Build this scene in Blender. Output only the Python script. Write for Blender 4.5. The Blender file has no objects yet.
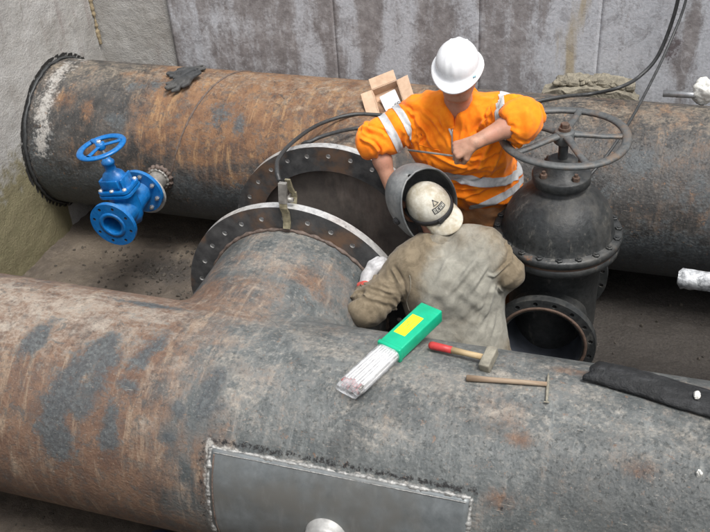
import bpy, bmesh, math, random
import numpy as np
from mathutils import Vector, Matrix, Euler, noise
random.seed(7); np.random.seed(7)
C = bpy.context.scene.collection
R = math.radians
PI = math.pi

# ------------------------------------------------------------------ camera
FPX, PITCH, YAW, ROLL = 943.0, 0.6175, -0.350, -0.0762
CAM = np.array([0.0, 0.0, 3.45])
Fv = np.array([math.sin(YAW)*math.cos(PITCH), math.cos(YAW)*math.cos(PITCH), -math.sin(PITCH)])
r_ = np.cross(Fv, [0, 0, 1]); r_ /= np.linalg.norm(r_); u_ = np.cross(r_, Fv)
Rv = math.cos(ROLL)*r_ + math.sin(ROLL)*u_
Uv = -math.sin(ROLL)*r_ + math.cos(ROLL)*u_
cam_d = bpy.data.cameras.new('camera'); cam = bpy.data.objects.new('camera', cam_d); C.objects.link(cam)
cam_d.sensor_width = 36; cam_d.lens = FPX/710*36; cam_d.clip_end = 500; cam_d.clip_start = 0.05
cam.matrix_world = Matrix(((Rv[0], Uv[0], -Fv[0], 0), (Rv[1], Uv[1], -Fv[1], 0), (Rv[2], Uv[2], -Fv[2], 3.45), (0, 0, 0, 1)))
bpy.context.scene.camera = cam

def ray(px, py): return Fv + Rv*(px-355)/FPX - Uv*(py-266)/FPX
def onz(px, py, z): d = ray(px, py); return Vector(CAM + d*(z-3.45)/d[2])
def ony(px, py, y): d = ray(px, py); return Vector(CAM + d*y/d[1])
AX1 = (2.535, 0.62); AX2 = (4.827, 0.62); PR = 0.48
def oncyl(px, py, ax=AX1, r=PR):
    d = ray(px, py); y, z = ax[0], ax[1]-3.45
    a = d[1]**2+d[2]**2; b = d[1]*y+d[2]*z; cc = y*y+z*z-r*r
    D = max(b*b-a*cc, 0); return Vector(CAM + d*((b-math.sqrt(D))/a))

# ------------------------------------------------------------------ world, sun, exposure
SUN_EL, SUN_AZ = R(66), R(125)      # azimuth: where the light comes from, measured from +Y towards +X
w = bpy.data.worlds.new('World'); bpy.context.scene.world = w; w.use_nodes = True
nt = w.node_tree; bg = nt.nodes['Background']
sky = nt.nodes.new('ShaderNodeTexSky'); sky.sky_type = 'NISHITA'; sky.sun_disc = False
sky.sun_elevation = SUN_EL; sky.sun_rotation = SUN_AZ; sky.dust_density = 4.0; sky.air_density = 1.0; sky.ozone_density = 0.6
hs = nt.nodes.new('ShaderNodeHueSaturation'); hs.inputs['Saturation'].default_value = 0.25
nt.links.new(sky.outputs[0], hs.inputs['Color']); nt.links.new(hs.outputs[0], bg.inputs[0]); bg.inputs[1].default_value = 0.135
sd = bpy.data.lights.new('sun', 'SUN'); sd.energy = 2.0; sd.angle = R(20); sd.color = (1, .965, .92)
sun = bpy.data.objects.new('sun', sd); C.objects.link(sun)
sdir = Vector((math.sin(SUN_AZ)*math.cos(SUN_EL), math.cos(SUN_AZ)*math.cos(SUN_EL), math.sin(SUN_EL)))
sun.rotation_euler = sdir.to_track_quat('Z', 'Y').to_euler()
vs = bpy.context.scene.view_settings
vs.view_transform = 'Standard'; vs.look = 'None'; vs.exposure = 0.66; vs.gamma = 1; vs.use_curve_mapping = False

# ------------------------------------------------------------------ node helpers
class NM:
    def __init__(s, name):
        s.m = bpy.data.materials.new(name); s.m.use_nodes = True; s.t = s.m.node_tree
        s.b = s.t.nodes['Principled BSDF']; s.tc = s.t.nodes.new('ShaderNodeTexCoord'); s.geo = None
    def n(s, ty): return s.t.nodes.new(ty)
    def _in(s, sock, v):
        if v is None: return
        if isinstance(v, (int, float)): sock.default_value = v
        elif isinstance(v, (tuple, list)):
            v = tuple(v)
            if len(sock.default_value) == 4 and len(v) == 3: v = v+(1,)
            sock.default_value = v
        else: s.t.links.new(v, sock)
    def co(s, scale=(1, 1, 1), rot=(0, 0, 0), obj=True):
        mp = s.n('ShaderNodeMapping'); mp.inputs['Scale'].default_value = scale; mp.inputs['Rotation'].default_value = rot
        s._in(mp.inputs['Vector'], s.tc.outputs['Object']); return mp.outputs[0]
    def noise(s, sc, det=5, ro=.6, vec=None, dist=0.0):
        x = s.n('ShaderNodeTexNoise'); x.inputs['Scale'].default_value = sc; x.inputs['Detail'].default_value = det
        x.inputs['Roughness'].default_value = ro; x.inputs['Distortion'].default_value = dist
        s._in(x.inputs['Vector'], vec if vec is not None else s.tc.outputs['Object']); return x.outputs[0]
    def voro(s, sc, vec=None, feat='F1'):
        x = s.n('ShaderNodeTexVoronoi'); x.inputs['Scale'].default_value = sc; x.feature = feat
        s._in(x.inputs['Vector'], vec if vec is not None else s.tc.outputs['Object']); return x.outputs['Distance']
    def wave(s, sc, vec=None, dist=2.0, direction='X'):
        x = s.n('ShaderNodeTexWave'); x.inputs['Scale'].default_value = sc; x.inputs['Distortion'].default_value = dist; x.bands_direction = direction
        s._in(x.inputs['Vector'], vec if vec is not None else s.tc.outputs['Object']); return x.outputs['Fac']
    def step(s, v, a, b):
        x = s.n('ShaderNodeMapRange'); x.interpolation_type = 'SMOOTHSTEP'
        s._in(x.inputs['Value'], v); x.inputs['From Min'].default_value = a; x.inputs['From Max'].default_value = b
        return x.outputs[0]
    def rng(s, v, a, b, c, d):
        x = s.n('ShaderNodeMapRange'); s._in(x.inputs['Value'], v)
        for k, q in zip(('From Min', 'From Max', 'To Min', 'To Max'), (a, b, c, d)): x.inputs[k].default_value = q
        return x.outputs[0]
    def ramp(s, v, stops):
        x = s.n('ShaderNodeValToRGB'); s._in(x.inputs[0], v); e = x.color_ramp.elements
        while len(e) < len(stops): e.new(0.5)
        for q, (p, c) in zip(e, stops): q.position = p; q.color = tuple(c)+(1,)
        return x.outputs[0]
    def mix(s, f, a, b):
        x = s.n('ShaderNodeMix'); x.data_type = 'RGBA'
        s._in(x.inputs[0], f); s._in(x.inputs[6], a); s._in(x.inputs[7], b); return x.outputs[2]
    def ma(s, op, a, b=0.0, c=None):
        x = s.n('ShaderNodeMath'); x.operation = op; s._in(x.inputs[0], a); s._in(x.inputs[1], b)
        if c is not None: s._in(x.inputs[2], c)
        return x.outputs[0]
    def attr(s, name):
        x = s.n('ShaderNodeAttribute'); x.attribute_name = name; return x.outputs['Fac']
    def up(s):
        x = s.n('ShaderNodeNewGeometry'); y = s.n('ShaderNodeSeparateXYZ'); s._in(y.inputs[0], x.outputs['Normal']); return y.outputs[2]
    def out(s, col, rough=.7, metal=0.0, spec=.5, bump=None, bs=.3, bd=.01, **k):
        s._in(s.b.inputs['Base Color'], col); s._in(s.b.inputs['Roughness'], rough); s._in(s.b.inputs['Metallic'], metal)
        s._in(s.b.inputs['Specular IOR Level'], spec)
        for a, v in k.items(): s._in(s.b.inputs[a.replace('_', ' ')], v)
        if bump is not None:
            x = s.n('ShaderNodeBump'); x.inputs['Strength'].default_value = bs; x.inputs['Distance'].default_value = bd
            s._in(x.inputs['Height'], bump); s.t.links.new(x.outputs[0], s.b.inputs['Normal'])
        return s.m

def simple(name, col, rough=.6, metal=0, var=.25, sc=30, bs=.2, bd=.003, spec=.5, **k):
    n = NM(name); f = n.noise(sc, 6, .65)
    a = tuple(c*(1-var) for c in col); b = tuple(min(c*(1+var), 1) for c in col)
    return n.out(n.ramp(f, [(.3, a), (.7, b)]), n.rng(f, .3, .7, max(rough-.12, .05), min(rough+.12, 1)), metal, spec, f, bs, bd, **k)

# ---- coated steel pipe with rust, dark paint remains and dust: masks are vertex attributes (where the rust, paint and painted shade are)
def pipe_material(name, slate1, slate2, rust_a, rust_b, rust_c, pale, streak=(1, 1, 1)):
    n = NM(name)
    big = n.noise(2.3, 8, .62, dist=.4); mid = n.noise(9, 8, .68); fine = n.noise(55, 6, .7); vf = n.noise(170, 3, .6)
    v2 = n.co(streak); st = n.noise(6, 7, .65, vec=v2, dist=.8)
    base = n.mix(n.step(mid, .32, .7), slate1, slate2)
    base = n.mix(n.ma('MULTIPLY', n.step(fine, .5, .8), .55), base, tuple(min(1, c*2.1) for c in slate2))
    base = n.mix(n.ma('MULTIPLY', n.step(st, .52, .75), .45), base, tuple(c*.5 for c in slate1))
    dr = n.noise(7, 7, .68, vec=n.co((3.2, .55, .55)), dist=.7); gr = n.noise(1.5, 6, .7, dist=.8)
    base = n.mix(n.ma('MULTIPLY', n.step(dr, .50, .70), .45), base, tuple(min(1, c*1.75) for c in slate2))
    base = n.mix(n.ma('MULTIPLY', n.step(gr, .46, .64), .60), base, tuple(c*.42 for c in slate1))
    # rust
    rc = n.mix(n.step(mid, .3, .68), rust_a, rust_b); rc = n.mix(n.step(dr, .50, .70), rc, rust_c); rc = n.mix(n.ma('MULTIPLY', n.step(n.noise(21, 7, .75, dist=.5), .50, .60), .62), rc, (.085, .078, .07)); rc = n.mix(n.ma('MULTIPLY', n.step(gr, .50, .66), .40), rc, (.10, .055, .038))
    rc = n.mix(n.ma('MULTIPLY', n.step(vf, .5, .72), .5), rc, (.09, .045, .03))
    rm = n.ma('ADD', n.attr('rust'), n.ma('MULTIPLY', n.ma('SUBTRACT', mid, .5), 1.5))
    rm = n.ma('ADD', rm, n.ma('MULTIPLY', n.ma('SUBTRACT', fine, .5), .8))
    rm = n.ma('ADD', rm, n.ma('MULTIPLY', n.ma('SUBTRACT', big, .5), 1.2))
    rm = n.ma('ADD', rm, n.ma('MULTIPLY', n.ma('SUBTRACT', dr, .5), 1.0)); rmask = n.ma('MULTIPLY', n.step(rm, .12, .92), .95)
    col = n.mix(rmask, base, rc)
    # little rust speckles everywhere
    sp = n.step(n.noise(38, 4, .75, dist=.6), .64, .70)
    col = n.mix(n.ma('MULTIPLY', sp, .7), col, rust_b)
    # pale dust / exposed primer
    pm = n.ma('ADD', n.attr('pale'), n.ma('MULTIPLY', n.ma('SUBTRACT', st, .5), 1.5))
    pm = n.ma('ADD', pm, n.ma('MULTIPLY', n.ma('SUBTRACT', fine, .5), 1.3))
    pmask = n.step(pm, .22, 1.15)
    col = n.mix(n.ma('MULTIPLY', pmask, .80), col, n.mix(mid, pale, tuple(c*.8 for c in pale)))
    # dark bitumen remains, ragged edges; on the rear pipe also painted underside shade
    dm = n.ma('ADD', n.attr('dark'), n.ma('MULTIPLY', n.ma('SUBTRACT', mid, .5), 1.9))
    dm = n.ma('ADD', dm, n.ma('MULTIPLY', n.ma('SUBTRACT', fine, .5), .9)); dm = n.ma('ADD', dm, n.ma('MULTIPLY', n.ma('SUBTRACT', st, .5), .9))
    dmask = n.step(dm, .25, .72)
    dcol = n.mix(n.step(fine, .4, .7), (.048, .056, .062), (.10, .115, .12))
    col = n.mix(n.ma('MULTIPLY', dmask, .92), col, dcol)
    sm = n.step(n.ma('ADD', n.attr('soot'), n.ma('MULTIPLY', n.ma('SUBTRACT', fine, .5), 1.4)), .45, .65)
    col = n.mix(sm, col, (.012, .012, .013))
    wm = n.step(n.ma('ADD', n.ma('ADD', n.attr('white'), n.ma('MULTIPLY', n.ma('SUBTRACT', mid, .5), 1.4)), n.ma('MULTIPLY', n.ma('SUBTRACT', fine, .5), 1.2)), .38, .75)
    col = n.mix(wm, col, n.mix(fine, (.24, .23, .21), (.46, .445, .42)))
    blk = n.step(n.noise(60, 6, .85), .56, .63); col = n.mix(n.ma('MULTIPLY', blk, .45), col, (.02, .019, .018))
    wht = n.step(n.noise(95, 4, .8, vec=n.co((1, 1.4, 1.4), (.4, .2, .1))), .60, .68); col = n.mix(n.ma('MULTIPLY', wht, .30), col, tuple(min(1, c*1.15) for c in pale))
    ors = n.step(n.noise(26, 7, .8, dist=.3), .60, .66); col = n.mix(n.ma('MULTIPLY', ors, .55), col, tuple(c*1.25 for c in rust_b)); chp = n.step(n.noise(11, 9, .82, dist=1.2), .585, .60); col = n.mix(n.ma('MULTIPLY', chp, .6), col, slate1)
    # thin scratches
    sv = n.co((1.2, 14, 14), (.3, .2, .5)); scr = n.step(n.noise(14, 3, .5, vec=sv), .71, .735)
    col = n.mix(n.ma('MULTIPLY', scr, .35), col, tuple(min(1, c*1.1) for c in pale))
    pits = n.voro(70); 
    h = n.ma('ADD', n.ma('MULTIPLY', fine, .6), n.ma('MULTIPLY', mid, .9))
    h = n.ma('ADD', h, n.ma('MULTIPLY', n.ma('MULTIPLY', vf, rmask), .5)); h = n.ma('ADD', h, n.ma('MULTIPLY', dmask, .10)); h = n.ma('ADD', h, n.ma('MULTIPLY', pits, .3))
    rough = n.ma('ADD', n.rng(fine, .3, .7, .42, .66), n.ma('MULTIPLY', rmask, .22))
    h = n.ma('ADD', h, n.ma('MULTIPLY', chp, -.35)); h = n.ma('ADD', h, n.ma('MULTIPLY', blk, -.3)); return n.out(col, rough, 0, .5, h, .5, .009)

M = {}
M['pipe_front'] = pipe_material('weathered_coated_steel', (.068, .078, .080), (.155, .163, .158), (.105, .056, .036), (.185, .112, .072), (.27, .20, .14), (.43, .39, .33), (1, 2.2, 2.2))
M['pipe_rear'] = pipe_material('rusted_coated_steel', (.034, .034, .034), (.090, .086, .080), (.115, .056, .030), (.235, .125, .060), (.33, .20, .095), (.38, .32, .245), (1.5, 2, 2))
M['pipe_inner'] = simple('dull_rusty_inner_steel', (.13, .095, .075), .8, 0, .45, 7, .4, .01)
n = NM('black_flange_steel'); f = n.noise(18, 7, .7); g = n.noise(4, 5, .6)
M['flange'] = n.out(n.mix(n.step(g, .5, .68), n.ramp(f, [(.3, (.045, .047, .05)), (.7, (.12, .12, .12))]), (.19, .12, .08)), n.rng(f, .3, .7, .35, .6), .3, .5, f, .3, .004)
n = NM('machined_steel'); f = n.noise(40, 5, .6)
M['machined'] = n.out(n.ramp(f, [(.3, (.48, .48, .47)), (.7, (.8, .8, .78))]), n.rng(f, .3, .7, .25, .45), .55, .5, f, .1, .002)
n = NM('rust_stained_blank'); f = n.noise(9, 7, .7); g = n.noise(3.2, 6, .65, vec=n.co((1.6, 1, .5)))
M['blank'] = n.out(n.mix(n.step(g, .42, .66), n.ramp(f, [(.3, (.085, .074, .067)), (.7, (.17, .148, .13))]), n.mix(f, (.17, .10, .065), (.36, .33, .30))), .75, 0, .4, f, .4, .006)
M['steel'] = simple('grey_steel', (.27, .26, .24), .45, .5, .4, 22, .25, .003)
M['weld'] = simple('silvery_weld_metal', (.30, .30, .29), .5, .35, .6, 60, .6, .006)
M['weld_dark'] = simple('rusty_weld_metal', (.12, .09, .075), .7, .1, .5, 45, .6, .006)
n = NM('ground_plate_steel'); f = n.noise(16, 7, .7); g = n.noise(3, 4, .6); s_ = n.noise(30, 5, .6, vec=n.co((1, 1, .15)))
pc = n.mix(n.step(g, .4, .65), n.ramp(f, [(.3, (.13, .146, .152)), (.7, (.215, .236, .245))]), (.165, .165, .155))
pc = n.mix(n.ma('MULTIPLY', n.step(s_, .50, .80), .15), pc, (.42, .43, .43))
M['plate'] = n.out(pc, n.rng(f, .3, .7, .3, .5), .35, .5, f, .2, .003)
# cast iron with dust on upward faces
n = NM('black_cast_iron'); f = n.noise(45, 6, .65); g = n.noise(6, 7, .65)
cc = n.ramp(f, [(.3, (.015, .017, .018)), (.7, (.042, .045, .046))])
du = n.ma('MULTIPLY', n.step(g, .46, .76), n.rng(n.up(), 0, 1, .15, .75))
cc = n.mix(n.ma('MULTIPLY', du, .5), cc, (.24, .22, .185)); cc = n.mix(n.ma('MULTIPLY', n.step(n.noise(16, 7, .75, vec=n.co((1, 1, .3))), .56, .68), .4), cc, (.20, .19, .165)); cc = n.mix(n.ma('MULTIPLY', n.step(n.noise(12, 8, .75), .63, .70), .8), cc, (.2, .09, .045))
M['iron'] = n.out(cc, n.rng(g, .3, .7, .34, .6), .1, .5, n.ma('ADD', f, n.ma('MULTIPLY', g, .6)), .4, .006)
n = NM('handwheel_iron'); f = n.noise(40, 6, .65); g = n.noise(9, 6, .7)
M['wheel'] = n.out(n.mix(n.step(g, .45, .68), n.ramp(f, [(.3, (.048, .054, .056)), (.7, (.115, .12, .12))]), (.15, .11, .08)), n.rng(f, .3, .7, .45, .65), .1, .5, f, .3, .004)
M['rust_nut'] = simple('rusty_nut', (.10, .065, .048), .8, .1, .4, 60, .4, .004)
n = NM('blue_epoxy_paint'); f = n.noise(60, 4, .6); g = n.noise(8, 6, .7)
bc = n.mix(n.ma('MULTIPLY', n.step(g, .48, .72), n.rng(n.up(), -.2, 1, .1, .6)), n.ramp(f, [(.3, (.003, .10, .33)), (.7, (.005, .16, .46))]), (.12, .22, .33))
M['blue'] = n.out(bc, n.rng(f, .3, .7, .28, .42), 0, .5, f, .2, .003)
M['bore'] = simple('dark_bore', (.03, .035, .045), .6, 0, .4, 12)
# concrete
n = NM('weathered_concrete'); a_ = n.noise(2.2, 9, .68, dist=.3); b_ = n.noise(14, 8, .7); c_ = n.noise(90, 4, .6); v_ = n.noise(4, 7, .65, vec=n.co((2.5, 2.5, .35)))
cc = n.ramp(a_, [(.3, (.30, .285, .26)), (.5, (.40, .39, .37)), (.7, (.50, .495, .48))])
cc = n.mix(n.ma('MULTIPLY', n.step(v_, .5, .75), .6), cc, (.26, .215, .20)); cc = n.mix(n.ma('MULTIPLY', n.step(b_, .5, .75), .45), cc, (.19, .17, .14))
cc = n.mix(n.step(n.ma('ADD', n.attr('algae'), n.ma('MULTIPLY', n.ma('SUBTRACT', b_, .5), 1.0)), .3, .7), cc, n.mix(b_, (.14, .135, .072), (.26, .225, .14)))
cc = n.mix(n.step(n.ma('ADD', n.attr('tar'), n.ma('MULTIPLY', n.ma('SUBTRACT', b_, .5), .8)), .45, .6), cc, (.028, .027, .026))
M['concrete'] = n.out(cc, .88, 0, .3, n.ma('ADD', n.ma('ADD', b_, n.ma('MULTIPLY', c_, .4)), a_), .6, .02)
# painted steel sheets
n = NM('stained_painted_sheet'); a_ = n.noise(3, 8, .65, vec=n.co((1, 1, .45)), dist=.5); b_ = n.noise(16, 8, .72); c_ = n.noise(60, 5, .65); v_ = n.noise(11, 7, .65, vec=n.co((1, 1, .12)), dist=.3)
dk = n.ramp(b_, [(.28, (.155, .143, .143)), (.5, (.245, .230, .229)), (.75, (.38, .365, .365))])
pl = n.ramp(c_, [(.28, (.38, .40, .43)), (.7, (.60, .62, .66))])
f = n.ma('ADD', n.attr('pale'), n.ma('MULTIPLY', n.ma('SUBTRACT', a_, .5), 1.5)); f = n.ma('ADD', f, n.ma('MULTIPLY', n.ma('SUBTRACT', v_, .5), 2.0)); f = n.ma('ADD', f, n.ma('MULTIPLY', n.ma('SUBTRACT', c_, .5), .8)); f = n.ma('ADD', f, n.ma('MULTIPLY', n.ma('SUBTRACT', b_, .5), .8))
cc = n.mix(n.ma('MULTIPLY', n.step(f, .12, .95), .85), dk, pl)
cc = n.mix(n.ma('MULTIPLY', n.step(n.ma('ADD', n.attr('yellow'), n.ma('MULTIPLY', n.ma('SUBTRACT', v_, .5), 1.4)), .4, .8), .7), cc, (.36, .28, .14))
cc = n.mix(n.step(n.ma('ADD', n.attr('dark'), n.ma('MULTIPLY', n.ma('SUBTRACT', b_, .5), 1.8)), .45, .7), cc, (.13, .11, .115))
fl_ = n.noise(7, 9, .78, dist=.8); cc = n.mix(n.ma('MULTIPLY', n.step(fl_, .53, .58), .35), cc, (.13, .115, .115)); cc = n.mix(n.ma('MULTIPLY', n.step(n.noise(5, 9, .78, dist=1.0), .57, .62), .4), cc, (.5, .5, .52))
cc = n.mix(n.ma('MULTIPLY', n.step(c_, .58, .74), .3), cc, (.5, .5, .52))
M['sheet'] = n.out(cc, .78, 0, .35, n.ma('ADD', b_, n.ma('MULTIPLY', c_, .5)), .4, .008)
# mud
n = NM('wet_mud'); a_ = n.noise(1.8, 8, .65, dist=.6); b_ = n.noise(13, 9, .72); c_ = n.noise(80, 5, .7)
cc = n.ramp(b_, [(.25, (.050, .042, .035)), (.5, (.095, .078, .063)), (.75, (.16, .132, .105))])
cc = n.mix(n.step(a_, .46, .64), cc, n.ramp(c_, [(.3, (.11, .09, .069)), (.7, (.185, .153, .118))]))
cc = n.mix(n.step(n.ma('ADD', n.attr('wet_and_shade'), n.ma('MULTIPLY', n.ma('SUBTRACT', b_, .5), 1.2)), .35, .75), cc, n.ramp(c_, [(.3, (.026, .023, .021)), (.7, (.075, .066, .058))]))
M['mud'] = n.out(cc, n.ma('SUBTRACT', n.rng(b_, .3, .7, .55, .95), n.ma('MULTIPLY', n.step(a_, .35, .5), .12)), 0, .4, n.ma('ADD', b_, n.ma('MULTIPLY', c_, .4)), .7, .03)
M['stone'] = simple('dark_rubble', (.06, .052, .043), .9, 0, .5, 25, .6, .01)
M['ledge'] = simple('broken_concrete', (.22, .20, .155), .95, 0, .4, 20, .8, .02)
# cloth
def cloth(name, c1, c2, dirt=None, amt=.4, rough=.9, weave=420, bs=.25, tr=None):
    n = NM(name); w1 = n.noise(weave, 2, .5); g = n.noise(7, 7, .7); m_ = n.noise(26, 6, .65, dist=.4)
    col = n.mix(n.step(m_, .3, .7), c1, c2)
    if dirt: col = n.mix(n.ma('MULTIPLY', n.step(g, .42, .68), amt), col, dirt)
    return n.out(col, rough, 0, .25, n.ma('ADD', n.ma('MULTIPLY', w1, .25), m_), bs, .006, Sheen_Weight=.12)
M['orange'] = cloth('orange_hi_vis_cloth', (.93, .21, .004), (1.0, .285, .008), (.80, .14, .01), .35, .8)
M['reflective'] = cloth('silver_reflective_tape', (.44, .45, .46), (.62, .63, .64), (.3, .29, .27), .3, .42)
n = NM('dusty_grey_work_cloth'); g = n.noise(5, 7, .65); h = n.noise(22, 7, .7, dist=.5); w1 = n.noise(400, 2)
cc = n.mix(n.step(n.ma('ADD', n.attr('clean'), n.ma('MULTIPLY', n.ma('SUBTRACT', g, .5), 1.2)), .25, .75), n.mix(n.step(h, .35, .65), (.135, .108, .072), (.215, .175, .12)), n.mix(n.step(h, .35, .68), (.235, .228, .195), (.325, .315, .27)))
M['welder_cloth'] = n.out(cc, .92, 0, .2, n.ma('ADD', h, n.ma('MULTIPLY', w1, .2)), .4, .008, Sheen_Weight=.1)
M['tan_trouser'] = cloth('dusty_orange_trouser_cloth', (.50, .20, .07), (.62, .31, .14), (.36, .21, .13), .6)
M['dark_trouser'] = cloth('dark_work_trouser_cloth', (.05, .05, .055), (.09, .085, .08), (.14, .12, .1), .5)
n = NM('skin'); f = n.noise(30, 5, .6); g = n.noise(6, 4)
d_ = n.noise(14, 7, .75); M['skin'] = n.out(n.mix(n.ma('MULTIPLY', n.step(d_, .5, .68), .5), n.mix(n.step(g, .35, .7), n.ramp(f, [(.3, (.36, .185, .12)), (.7, (.50, .29, .20))]), (.40, .19, .13)), (.20, .125, .09)), .55, 0, .4, n.noise(160, 4), .25, .003, Subsurface_Weight=.08, Subsurface_Radius=(.01, .004, .002))
M['hair'] = simple('dark_hair', (.03, .022, .018), .6, 0, .4, 90)
M['eye'] = simple('eye_white', (.6, .58, .55), .3, 0, .1)
M['helmet'] = simple('white_helmet_plastic', (.74, .745, .76), .28, 0, .03, 12, .02, .001)
M['strap_clip'] = simple('pale_blue_sticker', (.35, .6, .7), .4, 0, .1)
n = NM('dirty_white_cap'); g = n.noise(9, 7, .7); f = n.noise(45, 6, .7)
M['cap'] = n.out(n.mix(n.ma('MULTIPLY', n.step(g, .36, .62), .75), n.ramp(f, [(.3, (.50, .48, .41)), (.7, (.66, .64, .57))]), (.30, .25, .16)), .8, 0, .3, f, .2, .003)
n = NM('scuffed_grey_mask_shell'); g = n.noise(7, 7, .7); f = n.noise(35, 6, .75, dist=.5)
M['mask'] = n.out(n.mix(n.ma('MULTIPLY', n.step(g, .42, .72), .7), n.ramp(f, [(.3, (.075, .085, .088)), (.7, (.17, .18, .185))]), (.30, .30, .29)), n.rng(f, .3, .7, .38, .6), 0, .5, f, .25, .003)
M['black_strap'] = simple('black_elastic_strap', (.02, .02, .022), .75, 0, .4, 80)
M['print'] = simple('dark_print', (.045, .045, .045), .8, 0, .3, 100)
M['print_light'] = simple('pale_print_lettering', (.4, .39, .34), .8, 0, .2, 100)
M['glove'] = cloth('dirty_grey_knit_glove', (.33, .33, .34), (.55, .55, .56), (.2, .18, .16), .5)
M['red_cuff'] = cloth('red_knit_cuff', (.40, .05, .04), (.55, .09, .07), (.2, .08, .06), .3)
M['black_glove'] = cloth('black_rubber_coated_glove', (.018, .020, .022), (.05, .053, .056), (.10, .095, .085), .5, .6)
M['rubber'] = simple('black_rubber_cable', (.035, .037, .038), .5, 0, .4, 40)
n = NM('black_rubber_sheet'); f = n.noise(30, 6, .7, vec=n.co((.4, 1, 1))); g = n.noise(90, 4, .7)
M['mat'] = n.out(n.mix(n.step(f, .45, .75), (.011, .012, .013), (.04, .042, .045)), .62, 0, .4, n.ma('ADD', f, g), .7, .008)
n = NM('green_plastic'); f = n.noise(15, 4, .6)
M['green'] = n.out(n.ramp(f, [(.3, (.002, .34, .175)), (.7, (.006, .43, .24))]), .35, 0, .5, f, .1, .002)
M['yellow'] = simple('yellow_paper_label', (.78, .74, .02), .5, 0, .06, 20)
M['rod'] = simple('grey_white_electrode_coating', (.56, .56, .56), .7, 0, .18, 60)
M['rod_tip'] = simple('dark_red_rod_end', (.24, .06, .06), .6, 0, .3, 60)
n = NM('clear_plastic_film'); f = n.noise(35, 5, .6)
M['film'] = n.out((.9, .92, .95), .16, 0, .6, f, .6, .006, Transmission_Weight=0.0)
tb = n.n('ShaderNodeBsdfTransparent'); mx = n.n('ShaderNodeMixShader'); n._in(mx.inputs[0], n.rng(f, .35, .7, .10, .42))
n.t.links.new(tb.outputs[0], mx.inputs[1]); n.t.links.new(n.b.outputs[0], mx.inputs[2]); n.t.links.new(mx.outputs[0], n.t.nodes['Material Output'].inputs[0])
n = NM('worn_wood'); f = n.noise(20, 6, .65, vec=n.co((.15, 1, 1)), dist=.6)
M['wood'] = n.out(n.ramp(f, [(.3, (.20, .135, .07)), (.55, (.40, .30, .17)), (.75, (.55, .45, .28))]), .7, 0, .3, f, .3, .003)
n = NM('dirty_wood'); f = n.noise(20, 6, .65, vec=n.co((.15, 1, 1)), dist=.6)
M['wood_dirty'] = n.out(n.ramp(f, [(.3, (.15, .105, .07)), (.55, (.27, .20, .14)), (.75, (.38, .31, .23))]), .75, 0, .3, f, .3, .003)
M['red_grip'] = simple('red_painted_handle', (.42, .035, .035), .5, 0, .25, 30)
M['hammer_head'] = simple('grey_brown_hammer_steel', (.24, .225, .18), .7, .15, .35, 35, .5, .004)
n = NM('brown_cardboard'); f = n.noise(25, 5, .6, vec=n.co((1, 1, 1))); w1 = n.wave(70, dist=.3)
M['card'] = n.out(n.ramp(f, [(.3, (.46, .315, .215)), (.7, (.58, .42, .30))]), .85, 0, .2, w1, .06, .002)
M['paper'] = simple('white_paper', (.74, .74, .76), .7, 0, .06, 20)
M['plastic_bag'] = simple('crumpled_white_plastic', (.66, .66, .62), .35, 0, .14, 30, .6, .01)
M['galv'] = simple('galvanised_tube', (.36, .37, .38), .35, .7, .25, 30)
M['brass'] = simple('dull_brass_clamp', (.30, .27, .18), .5, .4, .4, 60, .4, .003)
M['navy'] = simple('navy_cloth', (.03, .045, .12), .8, 0, .4, 40)
M['white_trim'] = simple('white_trim', (.6, .62, .66), .6, 0, .1, 40)

# ------------------------------------------------------------------ object helpers
def mesh_obj(name, verts, faces, mats, parent=None, smooth=True, fmat=None):
    me = bpy.data.meshes.new(name); me.from_pydata([tuple(v) for v in verts], [], [tuple(int(i) for i in f) for f in faces])
    if not isinstance(mats, (list, tuple)): mats = [mats]
    for m in mats: me.materials.append(m)
    if smooth: me.polygons.foreach_set('use_smooth', [True]*len(me.polygons))
    if fmat is not None: me.polygons.foreach_set('material_index', [int(q) for q in fmat])
    me.update(); o = bpy.data.objects.new(name, me); C.objects.link(o)
    if parent is not None: o.parent = parent; o.matrix_parent_inverse = pinv(parent)
    return o
def wmat(p):
    m = Matrix.LocRotScale(p.location, p.rotation_euler, None)
    return m if p.parent is None else wmat(p.parent) @ p.matrix_parent_inverse @ m
def pinv(p): return wmat(p).inverted()
def bm_obj(name, bm, mats, parent=None, smooth=True, local=False, autosmooth=None):
    me = bpy.data.meshes.new(name); 
    if autosmooth is not None:
        for e in bm.edges:
            if len(e.link_faces) == 2 and e.calc_face_angle(0) > autosmooth: e.smooth = False
    bm.to_mesh(me); bm.free()
    if not isinstance(mats, (list, tuple)): mats = [mats]
    for m in mats: me.materials.append(m)
    if smooth: me.polygons.foreach_set('use_smooth', [True]*len(me.polygons))
    o = bpy.data.objects.new(name, me); C.objects.link(o)
    if parent is not None:
        o.parent = parent
        if not local: o.matrix_parent_inverse = pinv(parent)
    return o
def tag(o, label=None, cat=None, group=None, kind=None):
    if label: o['label'] = label
    if cat: o['category'] = cat
    if group: o['group'] = group
    if kind: o['kind'] = kind
    return o
def thing(name, loc, label, cat, group=None, rot=(0, 0, 0)):
    o = bpy.data.objects.new(name, None); C.objects.link(o); o.location = loc; o.rotation_euler = rot
    o.empty_display_size = .1
    return tag(o, label, cat, group)
def frame(z, x=None):
    z = Vector(z).normalized(); x = Vector(x) if x is not None else (Vector((1, 0, 0)) if abs(z.x) < .9 else Vector((0, 1, 0)))
    x = (x - z*x.dot(z)).normalized(); y = z.cross(x)
    return Matrix((x, y, z)).transposed()
def tr(loc, rot=None):
    m = Matrix.Translation(Vector(loc))
    if rot is not None: m = m @ rot.to_4x4()
    return m
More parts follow.
